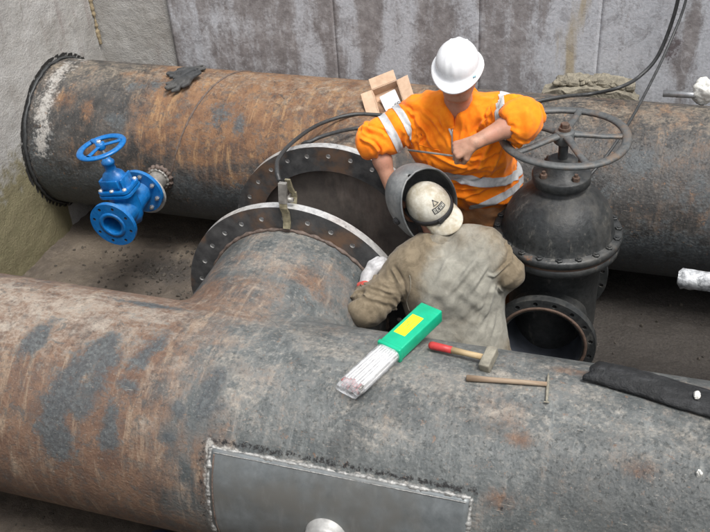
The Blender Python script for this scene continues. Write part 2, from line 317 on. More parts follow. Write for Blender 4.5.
def b_box(bm, size, mat, bev=0.0, seg=2):
    r = bmesh.ops.create_cube(bm, size=1.0, matrix=Matrix.Diagonal((size[0], size[1], size[2], 1)))
    vs_ = r['verts']
    if bev > 0:
        es = list({e for v in vs_ for e in v.link_edges})
        q = bmesh.ops.bevel(bm, geom=es, offset=bev, segments=seg, affect='EDGES', profile=.5)
        vs_ = list({v for f in q['faces'] for v in f.verts} | {v for v in vs_ if v.is_valid})
    bmesh.ops.transform(bm, matrix=mat, verts=vs_)
def b_lathe(bm, prof, mat, seg=48, closed=False, sx=1, sy=1):
    """profile [(r,z)...] turned about local Z"""
    rings = []
    for r, z in prof:
        if r < 1e-6: rings.append([bm.verts.new(mat @ Vector((0, 0, z)))])
        else: rings.append([bm.verts.new(mat @ Vector((r*sx*math.cos(2*PI*i/seg), r*sy*math.sin(2*PI*i/seg), z))) for i in range(seg)])
    pairs = list(zip(rings[:-1], rings[1:])) + ([(rings[-1], rings[0])] if closed else [])
    for a, b in pairs:
        for i in range(seg):
            j = (i+1) % seg
            if len(a) == 1 and len(b) == 1: continue
            if len(a) == 1: bm.faces.new((a[0], b[j], b[i]))
            elif len(b) == 1: bm.faces.new((a[i], a[j], b[0]))
            else: bm.faces.new((a[i], a[j], b[j], b[i]))
    return rings
def b_tube(bm, pts, rad, seg=8, mat=None, cap=True):
    pts = [Vector(p) for p in pts]; n_ = len(pts)
    rads = rad if isinstance(rad, (list, tuple)) else [rad]*n_
    t0 = (pts[1]-pts[0]).normalized(); fr = frame(t0); x = fr.col[0]; rings = []
    for i, p in enumerate(pts):
        t = (pts[min(i+1, n_-1)]-pts[max(i-1, 0)]).normalized(); x = (x - t*x.dot(t)).normalized(); y = t.cross(x)
        ring = []
        for k in range(seg):
            q = p + (x*math.cos(2*PI*k/seg)+y*math.sin(2*PI*k/seg))*rads[i]
            ring.append(bm.verts.new(mat @ q if mat is not None else q))
        rings.append(ring)
    for a, b in zip(rings[:-1], rings[1:]):
        for i in range(seg): bm.faces.new((a[i], a[(i+1) % seg], b[(i+1) % seg], b[i]))
    if cap: bm.faces.new(rings[0][::-1]); bm.faces.new(rings[-1])
def spline(pts, k=8):
    pts = [Vector(p) for p in pts]; out = []
    P = [pts[0]*2-pts[1]] + pts + [pts[-1]*2-pts[-2]]
    for i in range(1, len(P)-2):
        for j in range(k):
            t = j/k; a, b, c_, d = P[i-1], P[i], P[i+1], P[i+2]
            out.append(.5*((2*b)+(c_-a)*t+(2*a-5*b+4*c_-d)*t*t+(3*b-3*c_+d-a)*t**3))
    out.append(pts[-1]); return out
def b_hex(bm, r, h, mat): b_lathe(bm, [(0, 0), (r, 0), (r, h*.85), (r*.85, h), (0, h)], mat, 6)

def drilled_ring(name, ro, ri, th, rh, nh, hr, off, mats, parent, mat, seg=96, hseg=10):
    """annular flange with real bolt holes, axis = local Z, from z=0 to z=th. mats = face, rim, hole"""
    bm = bmesh.new()
    def loop(r, cx_, cy_, s, rev=False):
        vs_ = [bm.verts.new((cx_+r*math.cos(2*PI*i/s), cy_+r*math.sin(2*PI*i/s), 0)) for i in range(s)]
        return [bm.edges.new((vs_[i], vs_[(i+1) % s])) for i in range(s)]
    es = loop(ro, 0, 0, seg)+loop(ri, 0, 0, seg)
    for k in range(nh):
        a = 2*PI*(k+off)/nh; es += loop(hr, rh*math.cos(a), rh*math.sin(a), hseg)
    bmesh.ops.triangle_fill(bm, use_beauty=True, edges=es, normal=(0, 0, 1))
    ex = bmesh.ops.extrude_face_region(bm, geom=list(bm.faces))
    bmesh.ops.translate(bm, vec=(0, 0, th), verts=[g_ for g_ in ex['geom'] if isinstance(g_, bmesh.types.BMVert)])
    bmesh.ops.recalc_face_normals(bm, faces=bm.faces)
    for f_ in bm.faces:
        c_ = f_.calc_center_median(); r_2 = math.hypot(c_.x, c_.y)
        if abs(f_.normal.z) > .5: f_.material_index = 0
        elif r_2 > ro*.985 or r_2 < ri*1.02: f_.material_index = 1
        else: f_.material_index = 2
    bmesh.ops.transform(bm, matrix=mat, verts=bm.verts)
    return bm_obj(name, bm, mats, parent, smooth=False)

# ------------------------------------------------------------------ signed distance modelling (one continuous skin)
class Vol:
    def __init__(s, lo, hi, h):
        s.lo = np.array(lo, float); s.h = h; s.n = np.ceil((np.array(hi)-s.lo)/h).astype(int)+1
        s.d = np.full(s.n, 1.0, np.float32)
    def box(s, lo, hi, m):
        a = np.clip(np.floor((np.array(lo)-m-s.lo)/s.h).astype(int), 0, s.n); b = np.clip(np.ceil((np.array(hi)+m-s.lo)/s.h).astype(int)+1, 0, s.n)
        g = [(s.lo[i]+np.arange(a[i], b[i])*s.h).astype(np.float32) for i in range(3)]
        return (slice(a[0], b[0]), slice(a[1], b[1]), slice(a[2], b[2])), np.meshgrid(*g, indexing='ij', sparse=True)
    def put(s, sl, v, k, sub=False):
        a = s.d[sl]
        if sub: v = -v; h = np.clip(.5-.5*(v-a)/max(k, 1e-5)*-1 if False else .5+.5*(v-a)/max(k, 1e-5), 0, 1); s.d[sl] = a+(v-a)*h+k*h*(1-h); return
        if k <= 0: s.d[sl] = np.minimum(a, v); return
        h = np.clip(.5+.5*(a-v)/k, 0, 1); s.d[sl] = a+(v-a)*h-k*h*(1-h)
    def cap(s, a, b, ra, rb, k=.02, sub=False, flat=None):
        a = np.array(a, float); b = np.array(b, float); m = max(ra, rb)+k+3*s.h
        sl, (X, Y, Z) = s.box(np.minimum(a, b), np.maximum(a, b), m)
        if X.size*Y.size*Z.size == 0: return
        d = b-a; L = max(float(d@d), 1e-9)
        t = np.clip(((X-a[0])*d[0]+(Y-a[1])*d[1]+(Z-a[2])*d[2])/L, 0, 1)
        px, py, pz = X-a[0]-t*d[0], Y-a[1]-t*d[1], Z-a[2]-t*d[2]
        q = px*px+py*py+pz*pz
        if flat is not None:   # (axis, factor): squash along axis
            ax, f_ = flat; ax = np.array(ax, float); ax /= np.linalg.norm(ax)
            w_ = px*ax[0]+py*ax[1]+pz*ax[2]; q = q + w_*w_*(1/f_**2-1)
            v = (np.sqrt(q)-(ra+(rb-ra)*t))*(f_ if f_ < 1 else 1)
        else: v = np.sqrt(q)-(ra+(rb-ra)*t)
        s.put(sl, v, k, sub)
    def chain(s, pts, rads, k=.02):
        for i in range(len(pts)-1): s.cap(pts[i], pts[i+1], rads[i], rads[i+1], k)
    def ell(s, c, r, rot=None, k=.02, sub=False):
        c = np.array(c, float); r = np.array(r, float); m = r.max()+k+3*s.h
        sl, (X, Y, Z) = s.box(c, c, m)
        x, y, z = X-c[0], Y-c[1], Z-c[2]
        if rot is None: u, v, w_ = x/r[0], y/r[1], z/r[2]
        else:
            q = np.array(rot)   # columns are axes
            u = (x*q[0, 0]+y*q[1, 0]+z*q[2, 0])/r[0]; v = (x*q[0, 1]+y*q[1, 1]+z*q[2, 1])/r[1]; w_ = (x*q[0, 2]+y*q[1, 2]+z*q[2, 2])/r[2]
        g = np.sqrt(u*u+v*v+w_*w_); s.put(sl, ((g-1)*r.min()*np.where(g > 1, 1.0, 1.0)).astype(np.float32), k, sub)
    def cut(s, p, n_):    # remove everything on the +n side of the plane
        sl, (X, Y, Z) = s.box(s.lo, s.lo+s.n*s.h, 0); p = np.array(p); n_ = np.array(n_, float); n_ /= np.linalg.norm(n_)
        s.d = np.maximum(s.d, ((X-p[0])*n_[0]+(Y-p[1])*n_[1]+(Z-p[2])*n_[2]).astype(np.float32))
    def mesh(s):
        d = s.d; ins = d < 0; nx, ny, nz = d.shape
        cnt = np.zeros((nx-1, ny-1, nz-1), np.int8)
        for i in (0, 1):
            for j in (0, 1):
                for k in (0, 1): cnt += ins[i:nx-1+i, j:ny-1+j, k:nz-1+k]
        act = (cnt > 0) & (cnt < 8); I, J, K = np.nonzero(act); N = len(I)
        idx = np.full(act.shape, -1, np.int64); idx[I, J, K] = np.arange(N)
        acc = np.zeros((N, 3)); w_ = np.zeros(N); co = [(i, j, k) for i in (0, 1) for j in (0, 1) for k in (0, 1)]
        for ax in range(3):
            for c0 in co:
                if c0[ax]: continue
                c1 = list(c0); c1[ax] = 1
                a = d[I+c0[0], J+c0[1], K+c0[2]].astype(float); b = d[I+c1[0], J+c1[1], K+c1[2]].astype(float)
                m = (a < 0) != (b < 0); t = np.where(m, a/np.where(m, a-b, 1), 0)
                p = np.tile(np.array(c0, float), (N, 1)); p[:, ax] += t
                acc[m] += p[m]; w_ += m
        V = (acc/np.maximum(w_, 1)[:, None]+np.stack([I, J, K], 1))*s.h+s.lo
        F = []
        for ax in range(3):
            a0 = [slice(1, -1)]*3; a0[ax] = slice(0, -1); a1 = list(a0); a1[ax] = slice(1, None)
            A = ins[tuple(a0)]; B = ins[tuple(a1)]; P = np.argwhere(A != B)
            if len(P) == 0: continue
            sg = A[tuple(P.T)]
            P = P + 1; P[:, ax] -= 1
            e1, e2 = [(1, 2), (2, 0), (0, 1)][ax]
            q = []
            for o1, o2 in ((-1, -1), (0, -1), (0, 0), (-1, 0)):
                Q = P.copy(); Q[:, e1] += o1; Q[:, e2] += o2; q.append(idx[Q[:, 0], Q[:, 1], Q[:, 2]])
            q = np.stack(q, 1); ok = (q >= 0).all(1); q = q[ok]; sg = sg[ok]
            F.append(np.where(sg[:, None], q, q[:, ::-1]))
        return V, np.concatenate(F)
def relax(V, F, it=2, lam=.5):
    for _ in range(it):
        acc = np.zeros_like(V); c_ = np.zeros(len(V))
        for k in range(4):
            a, b = F[:, k], F[:, (k+1) % 4]
            np.add.at(acc, a, V[b]); np.add.at(acc, b, V[a]); np.add.at(c_, a, 1); np.add.at(c_, b, 1)
        V = V+lam*(acc/np.maximum(c_, 1)[:, None]-V)
    return V
def normals(V, F):
    n_ = np.zeros_like(V); fn = np.cross(V[F[:, 2]]-V[F[:, 0]], V[F[:, 3]]-V[F[:, 1]])
    for k in range(4): np.add.at(n_, F[:, k], fn)
    return n_/np.maximum(np.linalg.norm(n_, axis=1), 1e-12)[:, None]
def ridged(V, fr, sc, seed=0):
    """stretched ridged noise: fr 3x3 columns axes, sc scales along them"""
    q = (V@np.array(fr))*np.array(sc)+seed
    return np.array([1-2*abs(noise.noise(Vector(p))) for p in q])
def snoise(V, sc, seed=0):
    q = V*np.array(sc)+seed
    return np.array([noise.noise(Vector(p)) for p in q])
def set_attr(o, name, vals):
    a = o.data.attributes.new(name, 'FLOAT', 'POINT'); a.data.foreach_set('value', np.asarray(vals, np.float32))
def nverts(o):
    a = np.empty(len(o.data.vertices)*3); o.data.vertices.foreach_get('co', a); return a.reshape(-1, 3)

# ------------------------------------------------------------------ the pit: floor, walls
XL, YB = -3.75, 5.42      # left wall face, rear wall face
def grid(name, org, du, dv, nu, nv, mats, parent=None, disp=None):
    org, du, dv = Vector(org), Vector(du), Vector(dv); nn = du.cross(dv).normalized(); V = []
    for j in range(nv+1):
        for i in range(nu+1):
            p = org+du*(i/nu)+dv*(j/nv); V.append(p+nn*(disp(p) if disp else 0))
    F = [(j*(nu+1)+i, j*(nu+1)+i+1, (j+1)*(nu+1)+i+1, (j+1)*(nu+1)+i) for j in range(nv) for i in range(nu)]
    return mesh_obj(name, V, F, mats, parent)
def mud(p):
    h = .05*noise.noise(Vector((p.x*1.3, p.y*1.3, 3)))+.022*noise.noise(Vector((p.x*5, p.y*5, 1)))+.010*noise.noise(Vector((p.x*17, p.y*17, 5)))+.006*noise.noise(Vector((p.x*45, p.y*45, 5)))
    g = math.exp(-((p.x+2.75)**2/.09+(p.y-3.75)**2/.02))
    return h+g*.04*abs(noise.noise(Vector((p.x*14, p.y*14, 9))))
DP = onz(165, 270, 0)
fl = grid('pit_floor', (XL-.1, -1.0, 0), (6.6, 0, 0), (0, 6.6, 0), 260, 260, M['mud'], None, mud); tag(fl, kind='structure'); v = nverts(fl); set_attr(fl, 'wet_and_shade', np.maximum(np.clip((v[:, 0]+1.3)/.7, 0, 1)*.95, np.exp(-((v[:, 0]-DP.x)/.34)**2-((v[:, 1]-DP.y)/.20)**2)*.75))  # right of the floor: shade painted into the colour; left spot: wet mud
# upper ground round the pit, beyond the walls
for nm, o_, a, b in (('upper_ground', (-30, YB+.3, 2.36), (60, 0, 0), (0, 30, 0)), ('upper_ground', (-30, -30, 2.36), (26.0, 0, 0), (0, 35.72, 0))):
    tag(grid(nm, o_, a, b, 4, 4, M['mud']), kind='structure')

# left wall (side wall) with algae low down and tar round the pipe hole
def walld(p): return .012*noise.noise(Vector((p.x*2, p.y*2.5, p.z*2.5)))+.004*noise.noise(Vector((p.y*14, p.x*14, p.z*14)))
wl = thing('side_wall', (XL, 2.5, 0), 'pale weathered concrete end wall at the left with algae low down where the rear pipe enters', 'wall')
o = grid('wall_face', (XL, -1, -.1), (0, 6.45, 0), (0, 0, 2.45), 220, 90, M['concrete'], wl, lambda p: walld(p))
v = nverts(o); rr = np.hypot(v[:, 1]-AX2[0], v[:, 2]-AX2[1])
set_attr(o, 'algae', np.clip(1.15-np.maximum(v[:, 2]-.1, 0)*1.15, 0, 1)*(v[:, 1] < 4.6)*np.clip((v[:, 1]-2.6)/.8, 0.3, 1)); set_attr(o, 'tar', np.clip(1-np.abs(rr-.500)/.036, 0, 1)*.9)
bm = bmesh.new(); b_box(bm, (.30, 6.7, 2.4), tr((XL-.17, 2.35, 1.16))); bm_obj('wall_core', bm, M['concrete'], wl, False)
# ragged tar seal round the rear pipe at the wall
bm = bmesh.new(); sec = []
for i in range(90):
    a = 2*PI*i/90; ring = []
    for k in range(8):
        b = 2*PI*k/8; rr_ = .486+.008*math.cos(b)+.009*noise.noise(Vector((math.cos(a)*9, math.sin(a)*9, b)))
        ring.append(bm.verts.new((XL+.012+.014*math.sin(b)+.012*noise.noise(Vector((math.cos(a)*14, math.sin(a)*14, 4))), AX2[0]+rr_*math.cos(a), AX2[1]+rr_*math.sin(a))))
    sec.append(ring)
for i in range(90):
    for k in range(8): bm.faces.new((sec[i][k], sec[(i+1) % 90][k], sec[(i+1) % 90][(k+1) % 8], sec[i][(k+1) % 8]))
bm_obj('tar_seal', bm, M['rubber'], wl)

# rear wall: concrete stretch at the left, then big painted steel sheets
wb = thing('rear_wall', (-1.0, YB, 0), 'tall rear wall of concrete and big stained grey and purple painted sheets behind the rusty pipe', 'wall')
xs = lambda px: ony(px, 30, YB).x
xc = xs(172)
o = grid('concrete_face', (XL-.05, YB+.012, -.1), (xc-XL+.06, 0, 0), (0, 0, 2.45), 60, 90, M['concrete'], wb, lambda p: -abs(walld(p))*1.0)
v = nverts(o); set_attr(o, 'algae', np.zeros(len(v))); set_attr(o, 'tar', np.zeros(len(v)))
# ragged yellowish crack / filler strip in the corner
bm = bmesh.new()
for s_ in (0,):
    pts = [(XL+.012+.02*noise.noise(Vector((0, 0, z*6))), YB-.012, z) for z in np.linspace(1.0, 2.34, 150)]
    b_tube(bm, pts, [.013+.016*noise.noise(Vector((5, 1, p[2]*9)))+.012*noise.noise(Vector((2, 1, p[2]*40))) for p in pts], 7)
bm_obj('corner_filler', bm, simple('sandy_mortar', (.30, .24, .15), .95, 0, .4, 40, .8, .01), wb)
bm = bmesh.new(); b_box(bm, (7.4, .28, 2.4), tr((-.1, YB+.19, 1.16))); bm_obj('wall_core', bm, M['concrete'], wb, False)
edges_px = [172, 335, 479, 600, 800]; pale_bands = [(172, 206, .5), (218, 246, .30), (292, 324, .85), (336, 361, .85), (376, 417, .8), (446, 482, .7), (520, 546, .5), (538, 690, 1.0), (690, 900, .8)]
for i in range(4):
    x0, x1 = xs(edges_px[i])+.0001, xs(edges_px[i+1])-.0001; dy = 0
    nu = int((x1-x0)/.02)
    V = []; F = []; nv = 96
    for j in range(nv+1):
        for k in range(nu+1):
            x = x0+(x1-x0)*k/nu; z = -.05+2.38*j/nv
            V.append((x, YB-.006-dy-.006*noise.noise(Vector((x*1.2, 3, z*1.2)))-.0018*noise.noise(Vector((x*11, 3, z*3))), z))
    F = [(j*(nu+1)+k, j*(nu+1)+k+1, (j+1)*(nu+1)+k+1, (j+1)*(nu+1)+k) for j in range(nv) for k in range(nu)]
    nb = len(V)
    rim = [j*(nu+1) for j in range(nv+1)]          # side returns give the sheet its thickness
    rim2 = [j*(nu+1)+nu for j in range(nv+1)]
    for rlist, flip in ((rim, False), (rim2, True)):
        base = len(V); V += [(V[q][0], YB+.03, V[q][2]) for q in rlist]
        for j in range(nv):
            q = (rlist[j], rlist[j+1], base+j+1, base+j); F.append(q if not flip else q[::-1])
    o = mesh_obj('wall_panel', V, F, M['sheet'], wb); v = nverts(o)
    pv = np.zeros(len(v))
    for a, b, s_ in pale_bands:
        xa, xb = xs(a), xs(b); wob = .018*np.sin(v[:, 2]*9+a)+.012*np.sin(v[:, 2]*23+a*2)
        e = .06; q = np.clip((v[:, 0]+wob-xa)/e, 0, 1)*np.clip((xb-v[:, 0]-wob)/e, 0, 1); pv = np.maximum(pv, q*s_)
    low = np.exp(-((v[:, 0]-xs(238))**2/.10+(v[:, 2]-1.2)**2/.012)); pv = np.maximum(pv, low*.62)
    set_attr(o, 'pale', pv*.80+.12)
    yq = np.exp(-((v[:, 0]+.03*np.sin(v[:, 2]*7)-xs(578))/.075)**2)*.72+np.exp(-((v[:, 0]-xs(556))/.03)**2)*.35; set_attr(o, 'yellow', yq)
    dq = np.exp(-((v[:, 0]-xs(641))**2/.010+(v[:, 2]-1.65)**2/.03))*1.0+np.exp(-((v[:, 0]-xs(676))**2/.006+(v[:, 2]-1.2)**2/.02))*.7; set_attr(o, 'dark', dq)
# broken concrete ledge along the foot of the right sheets
bm = bmesh.new(); x0, x1 = ony(557, 80, YB-.1).x, ony(630, 86, YB-.1).x; LZ = ony(595, 82, YB-.1).z
for i in range(40):
    t = i/39; x = x0+(x1-x0)*t; sz = .022+.02*random.random()
    b_box(bm, (sz*1.6, .10, sz*1.1), tr((x, YB-.09+.02*random.random(), LZ-.012+.025*math.sin(t*PI)-.02*random.random()), Euler((random.uniform(-.3, .3), random.uniform(-.3, .3), random.uniform(-.3, .3))).to_matrix()), .012, 1)
bm_obj('broken_ledge', bm, M['ledge'], wb, False)
bm = bmesh.new(); b_box(bm, (x1-x0+.15, .16, .5), tr(((x0+x1)/2, YB-.10, LZ-.27)), 0)
bmesh.ops.subdivide_edges(bm, edges=list(bm.edges), cuts=30, use_grid_fill=True)
for v_ in bm.verts:
    q = v_.co.copy(); k_ = noise.noise(q*7)*.035+noise.noise(q*22)*.014+noise.noise(q*60)*.005
    v_.co += Vector((k_*.6, -abs(k_)*.5, k_ if q.z > LZ-.2 else 0)); ex_ = max(0, abs(q.x-(x0+x1)/2)-(x1-x0)*.36); v_.co.z -= ex_*.35
bm_obj('ledge_block', bm, M['ledge'], wb, False)

# the near wall below the camera and the right end wall (outside the picture, they close the pit)
for nm, sz, c_, lb in (('near_wall', (7.0, .3, 2.4), (-.6, .05, 1.16), 'concrete near wall of the pit below the viewpoint, closing the pit'), ('end_wall', (.3, 6.6, 2.4), (2.05, 2.4, 1.16), 'concrete end wall of the pit beyond the right edge')):
    bm = bmesh.new(); b_box(bm, sz, tr(c_), .01, 1); tag(bm_obj(nm, bm, M['concrete'], None, False), lb, 'wall')
# rubble lying in the mud (uncountable) and the few bigger lumps
bm = bmesh.new()
def lump(bm, p, s):
    r = bmesh.ops.create_icosphere(bm, subdivisions=1, radius=1)
    q = Euler((random.random()*6, random.random()*6, random.random()*6)).to_matrix().to_4x4()
    m = Matrix.Translation(p) @ q @ Matrix.Diagonal((s*random.uniform(.7, 1.3), s*random.uniform(.6, 1), s*random.uniform(.4, .8), 1))
    for v_ in r['verts']: v_.co *= random.uniform(.75, 1.2)
    bmesh.ops.transform(bm, matrix=m, verts=r['verts'])
for _ in range(900):
    x = random.uniform(XL+.05, 1.2); y = random.uniform(1.3, 4.6); s = random.uniform(.004, .016)
    lump(bm, (x, y, mud(Vector((x, y, 0)))+s*.2), s)
for _ in range(210):
    x = random.gauss(DP.x, .22); y = random.gauss(DP.y, .15); s = random.uniform(.004, .016)*(2.2 if random.random() < .10 else 1)
    lump(bm, (x, y, mud(Vector((x, y, 0)))+s*.2), s)
tag(bm_obj('rubble', bm, M['stone'], None, False), 'dark clods and small stones scattered over the muddy pit floor', 'rubble', kind='stuff')

# ------------------------------------------------------------------ the two big pipes
BX = -1.534; YF1, YF2 = 3.37, 3.955; VX = -0.345
def pipe_field(P, cyl_ax, br, infl=0.0):
    """P Nx3 -> distance to tee; br list of (x, ylo, yhi, r)"""
    d = np.hypot(P[:, 1]-cyl_ax[0], P[:, 2]-cyl_ax[1])-(PR+infl)
    for x, ya, yb, r, k in br:
        e = np.maximum(np.hypot(P[:, 0]-x, P[:, 2]-cyl_ax[1])-(r+infl), np.maximum(ya-P[:, 1], P[:, 1]-yb))
        h = np.clip(.5+.5*(d-e)/k, 0, 1); d = d+(e-d)*h-k*h*(1-h)
    return d
def build_pipe(name, ax, br, x0, x1, h, mats, parent):
    ylo = ax[0]-PR-.04; yhi = ax[0]+PR+.04
    for b in br: ylo = min(ylo, b[1]-.02); yhi = max(yhi, b[2]+.02)
    V = Vol((x0, ylo, ax[1]-PR-.05), (x1, yhi, ax[1]+PR+.05), h)
    X, Y, Z = np.meshgrid(*[V.lo[i]+np.arange(V.n[i])*h for i in range(3)], indexing='ij')
    P = np.stack([X.ravel(), Y.ravel(), Z.ravel()], 1); V.d = pipe_field(P, ax, br).reshape(V.n).astype(np.float32)
    v, f = V.mesh()
    for _ in range(2):
        e = 1e-4; d0 = pipe_field(v, ax, br); g = np.stack([(pipe_field(v+np.eye(3)[i]*e, ax, br)-d0)/e for i in range(3)], 1)
        gl = np.maximum((g*g).sum(1), .3); st = np.clip(d0/gl, -h*.6, h*.6); v = v-g*st[:, None]
    # keep only the outer skin: drop faces on branch end caps
    fc = v[f].mean(1); keep = np.ones(len(f), bool)
    for x, ya, yb, r, k in br:
        end = yb if abs(yb-ax[0]) > abs(ya-ax[0]) else ya
        keep &= ~((np.abs(fc[:, 1]-end) < h*.8) & (np.hypot(fc[:, 0]-x, fc[:, 2]-ax[1]) < r-h*.5))
    f = f[keep]
    o = mesh_obj(name, v, f, mats, parent); return o
def smooth_blob(v, p, ra, rb, rot=0.0, ax=AX1):
    """elliptic spot on the pipe surface: ra metres along x, rb metres round the pipe"""
    th = np.arctan2(v[:, 1]-ax[0], v[:, 2]-ax[1]); tp = math.atan2(p.y-ax[0], p.z-ax[1])
    dx = v[:, 0]-p.x; dt = (th-tp+PI) % (2*PI)-PI; dt = dt*PR
    a = dx*math.cos(rot)+dt*math.sin(rot); b = -dx*math.sin(rot)+dt*math.cos(rot)
    return np.exp(-((a/ra)**2+(b/rb)**2)**.85)

# front pipe
p1 = thing('front_pipe', (-1.0, AX1[0], 0.14), 'large weathered steel pipe across the foreground, rusty and grey, with a welded patch', 'pipe')
br1 = [(BX, AX1[0], YF1, .452, .05)]
o = build_pipe('pipe_wall', AX1, br1, XL-.1, 1.9, .0125, M['pipe_front'], p1); v = nverts(o)
onbr = np.clip((v[:, 1]-(AX1[0]+.40))/.1, 0, 1)*np.clip(1-(np.abs(v[:, 0]-BX)-.5)/.05, 0, 1)
S = lambda px, py, ra, rb, rot=0.: smooth_blob(v, oncyl(px, py), ra, rb, rot)*(1-onbr)
rust = np.clip((-1.30-v[:, 0])/.5, 0, 1)*.85+.10
for q in ((575, 372, .10, .04), (240, 480, .25, .12), (520, 440, .05, .03), (640, 470, .07, .05), (500, 500, .08, .05), (205, 470, .12, .25)): rust = np.maximum(rust, S(*q)*.75)
rust = np.maximum(rust*(1-onbr), onbr*.25)
ys = v
def B(px, py, r):    # spot on the branch
    c_ = onz(px, py, 1.0); th = math.atan2(c_.x-BX, .38)
    t = np.arctan2(v[:, 0]-BX, v[:, 2]-.62)*.45; return np.exp(-(((t-th*.45)/r)**2+((v[:, 1]-c_.y)/r)**2)**1.2)*onbr
for px, py, r, s_ in ((305, 285, .10, .8), (325, 300, .09, .8), (245, 265, .07, .5)): rust = np.maximum(rust, B(px, py, r)*s_)
set_attr(o, 'rust', rust)
dark = np.zeros(len(v))
for q in ((60, 400, .09, .30, -.25), (92, 385, .075, .22, -.3), (100, 350, .06, .16, -.5), (128, 385, .075, .035, -.3), (168, 437, .045, .035), (180, 410, .03, .045, .4), (108, 430, .05, .13), (150, 350, .05, .14, -.4), (205, 400, .06, .16, -.2), (35, 340, .05, .12, -.4), (55, 440, .10, .14), (150, 305, .2, .025)): dark = np.maximum(dark, S(*q)*.95)
for px, py, r, s_ in ((330, 225, .14, .9), (350, 245, .10, .9), (265, 222, .12, .5), (220, 245, .08, .5)): dark = np.maximum(dark, B(px, py, r)*s_)
set_attr(o, 'dark', dark)
topness = np.clip((v[:, 2]-.62)/PR, 0, 1)**4
pale = topness*.42+np.clip((-1.6-v[:, 0])/.4, 0, 1)*topness*.30
for q in ((145, 425, .07, .05), (180, 365, .08, .12, .5), (130, 330, .25, .10), (240, 390, .15, .15), (40, 330, .2, .08), (500, 410, .2, .06), (380, 430, .15, .10)): pale = np.maximum(pale, S(*q)*.62)
pale = np.maximum(pale*(1-onbr), onbr*topness*.55)
set_attr(o, 'pale', pale)
# soot above the patch weld; z of the patch top edge
PX0, PX1, PZT, PZB = -1.398, -.428, .905, .20
th = np.arctan2(AX1[0]-v[:, 1], v[:, 2]-AX1[1]); tht = math.asin(1)-math.asin((PZT-AX1[1])/PR)
arc = (tht-th)*PR    # above the edge, metres
soot = np.clip(1-np.abs(arc-.022)/.05, 0, 1)*(v[:, 0] > PX0-.02)*(v[:, 0] < PX1+.03)*(th > 0)
soot2 = np.clip(1-np.abs(v[:, 0]-(PX0-.04))/.045, 0, 1)*(arc < .02)*(th > 0)*.7
soot3 = np.clip(1-np.abs(v[:, 0]-(PX1+.11))/.10, 0, 1)*(arc < .03)*(arc > -.3)*(th > 0)*.8
set_attr(o, 'soot', np.maximum(np.maximum(soot*.62, soot2*.75), soot3*.5)); 
white = np.clip(1-np.abs(v[:, 0]-(PX0-.02))/.03, 0, 1)*(arc < .03)*(th > 0)*.75+np.clip(1-np.abs(arc-.0)/.03, 0, 1)*(v[:, 0] > PX0-.03)*(v[:, 0] < PX1+.02)*(th > 0)*.6
set_attr(o, 'white', white)
def inner_tube(parent, x, ya, yb, r, ax):
    bm = bmesh.new(); b_lathe(bm, [(r, 0), (r, yb-ya)], tr((x, ya, ax[1]), frame((0, 1, 0), (1, 0, 0))), 64); bmesh.ops.reverse_faces(bm, faces=bm.faces)
    return bm_obj('pipe_lining', bm, M['pipe_inner'], parent)
def pipe_bore(parent, ax):
    bm = bmesh.new(); b_lathe(bm, [(PR-.015, 0), (PR-.015, 5.6)], tr((XL-.1, ax[0], ax[1]), frame((1, 0, 0))), 64)
    return bm
FR = frame((0, 1, 0), (1, 0, 0)); FRn = frame((0, -1, 0), (1, 0, 0))
inner_tube(p1, BX, AX1[0]+.30, YF1, .437, AX1)
fl1 = drilled_ring('branch_flange', .575, .437, .045, .515, 28, .0125, -.15, [M['flange'], M['machined'], M['machined']], p1, tr((BX, YF1-.0225, AX1[1]), FR), 128)
# weld bead where the flange meets the branch, and round the branch foot
def bead_ring(parent, x, y, z, r, rad, mat, name='weld_bead', nseg=150):
    bm = bmesh.new(); pts = []
    for i in range(nseg+1):
        a = 2*PI*i/nseg; rr_ = r+.003*noise.noise(Vector((math.cos(a)*12, math.sin(a)*12, 7))); pts.append((x+rr_*math.cos(a), y+.002*math.sin(i*2.1), z+rr_*math.sin(a)))
    b_tube(bm, pts, [rad*(1+.35*math.sin(i*1.7)) for i in range(nseg+1)], 7, cap=False); return bm_obj(name, bm, mat, parent)
bead_ring(p1, BX, YF1-.028, AX1[1], .457, .009, M['weld_dark'])

# welded patch plate, curved with the pipe
def cylpt(x, a, r): return (x, AX1[0]-r*math.sin(a), AX1[1]+r*math.cos(a))
pp = PR+.014; aT, aB = tht+.01, R(125)
V = []; F = []; na, nx = 40, 50
for lay, rr_ in ((0, pp), (1, PR-.004)):
    for j in range(na+1):
        for i in range(nx+1):
            x = PX0+(PX1-PX0)*i/nx; a = aT+(aB-aT)*j/na
            flatn = .006*noise.noise(Vector((x*3, a*3, 2))) if lay == 0 else 0
            V.append(cylpt(x, a, rr_+flatn))
n1 = (na+1)*(nx+1)
for j in range(na):
    for i in range(nx):
        q = j*(nx+1)+i; F.append((q, q+nx+1, q+nx+2, q+1))
for j in range(na): 
    a = j*(nx+1); F.append((a, a+n1, a+nx+1+n1, a+nx+1)); a += nx; F.append((a, a+nx+1, a+nx+1+n1, a+n1))
for i in range(nx): F.append((i, i+1, i+1+n1, i+n1))
mesh_obj('patch_plate', V, F, M['plate'], p1)
def weldline(pts, rad, parent, mat, name='weld_bead', amp=.5):
    bm = bmesh.new(); pts = spline(pts, 10) if len(pts) < 40 else pts
    jit = [Vector(p)+Vector((random.uniform(-1, 1), random.uniform(-1, 1), random.uniform(-1, 1)))*rad*.12 for p in pts]
    b_tube(bm, jit, [rad*(1+amp*noise.noise(Vector(p)*30)+.15*math.sin(i*1.9)) for i, p in enumerate(jit)], 7); return bm_obj(name, bm, mat, parent)
L = [cylpt(PX0-.004+(PX1-PX0+.008)*i/150, aT-.004+.006*noise.noise(Vector((i*.07, 0, 0))), PR+.006) for i in range(151)]
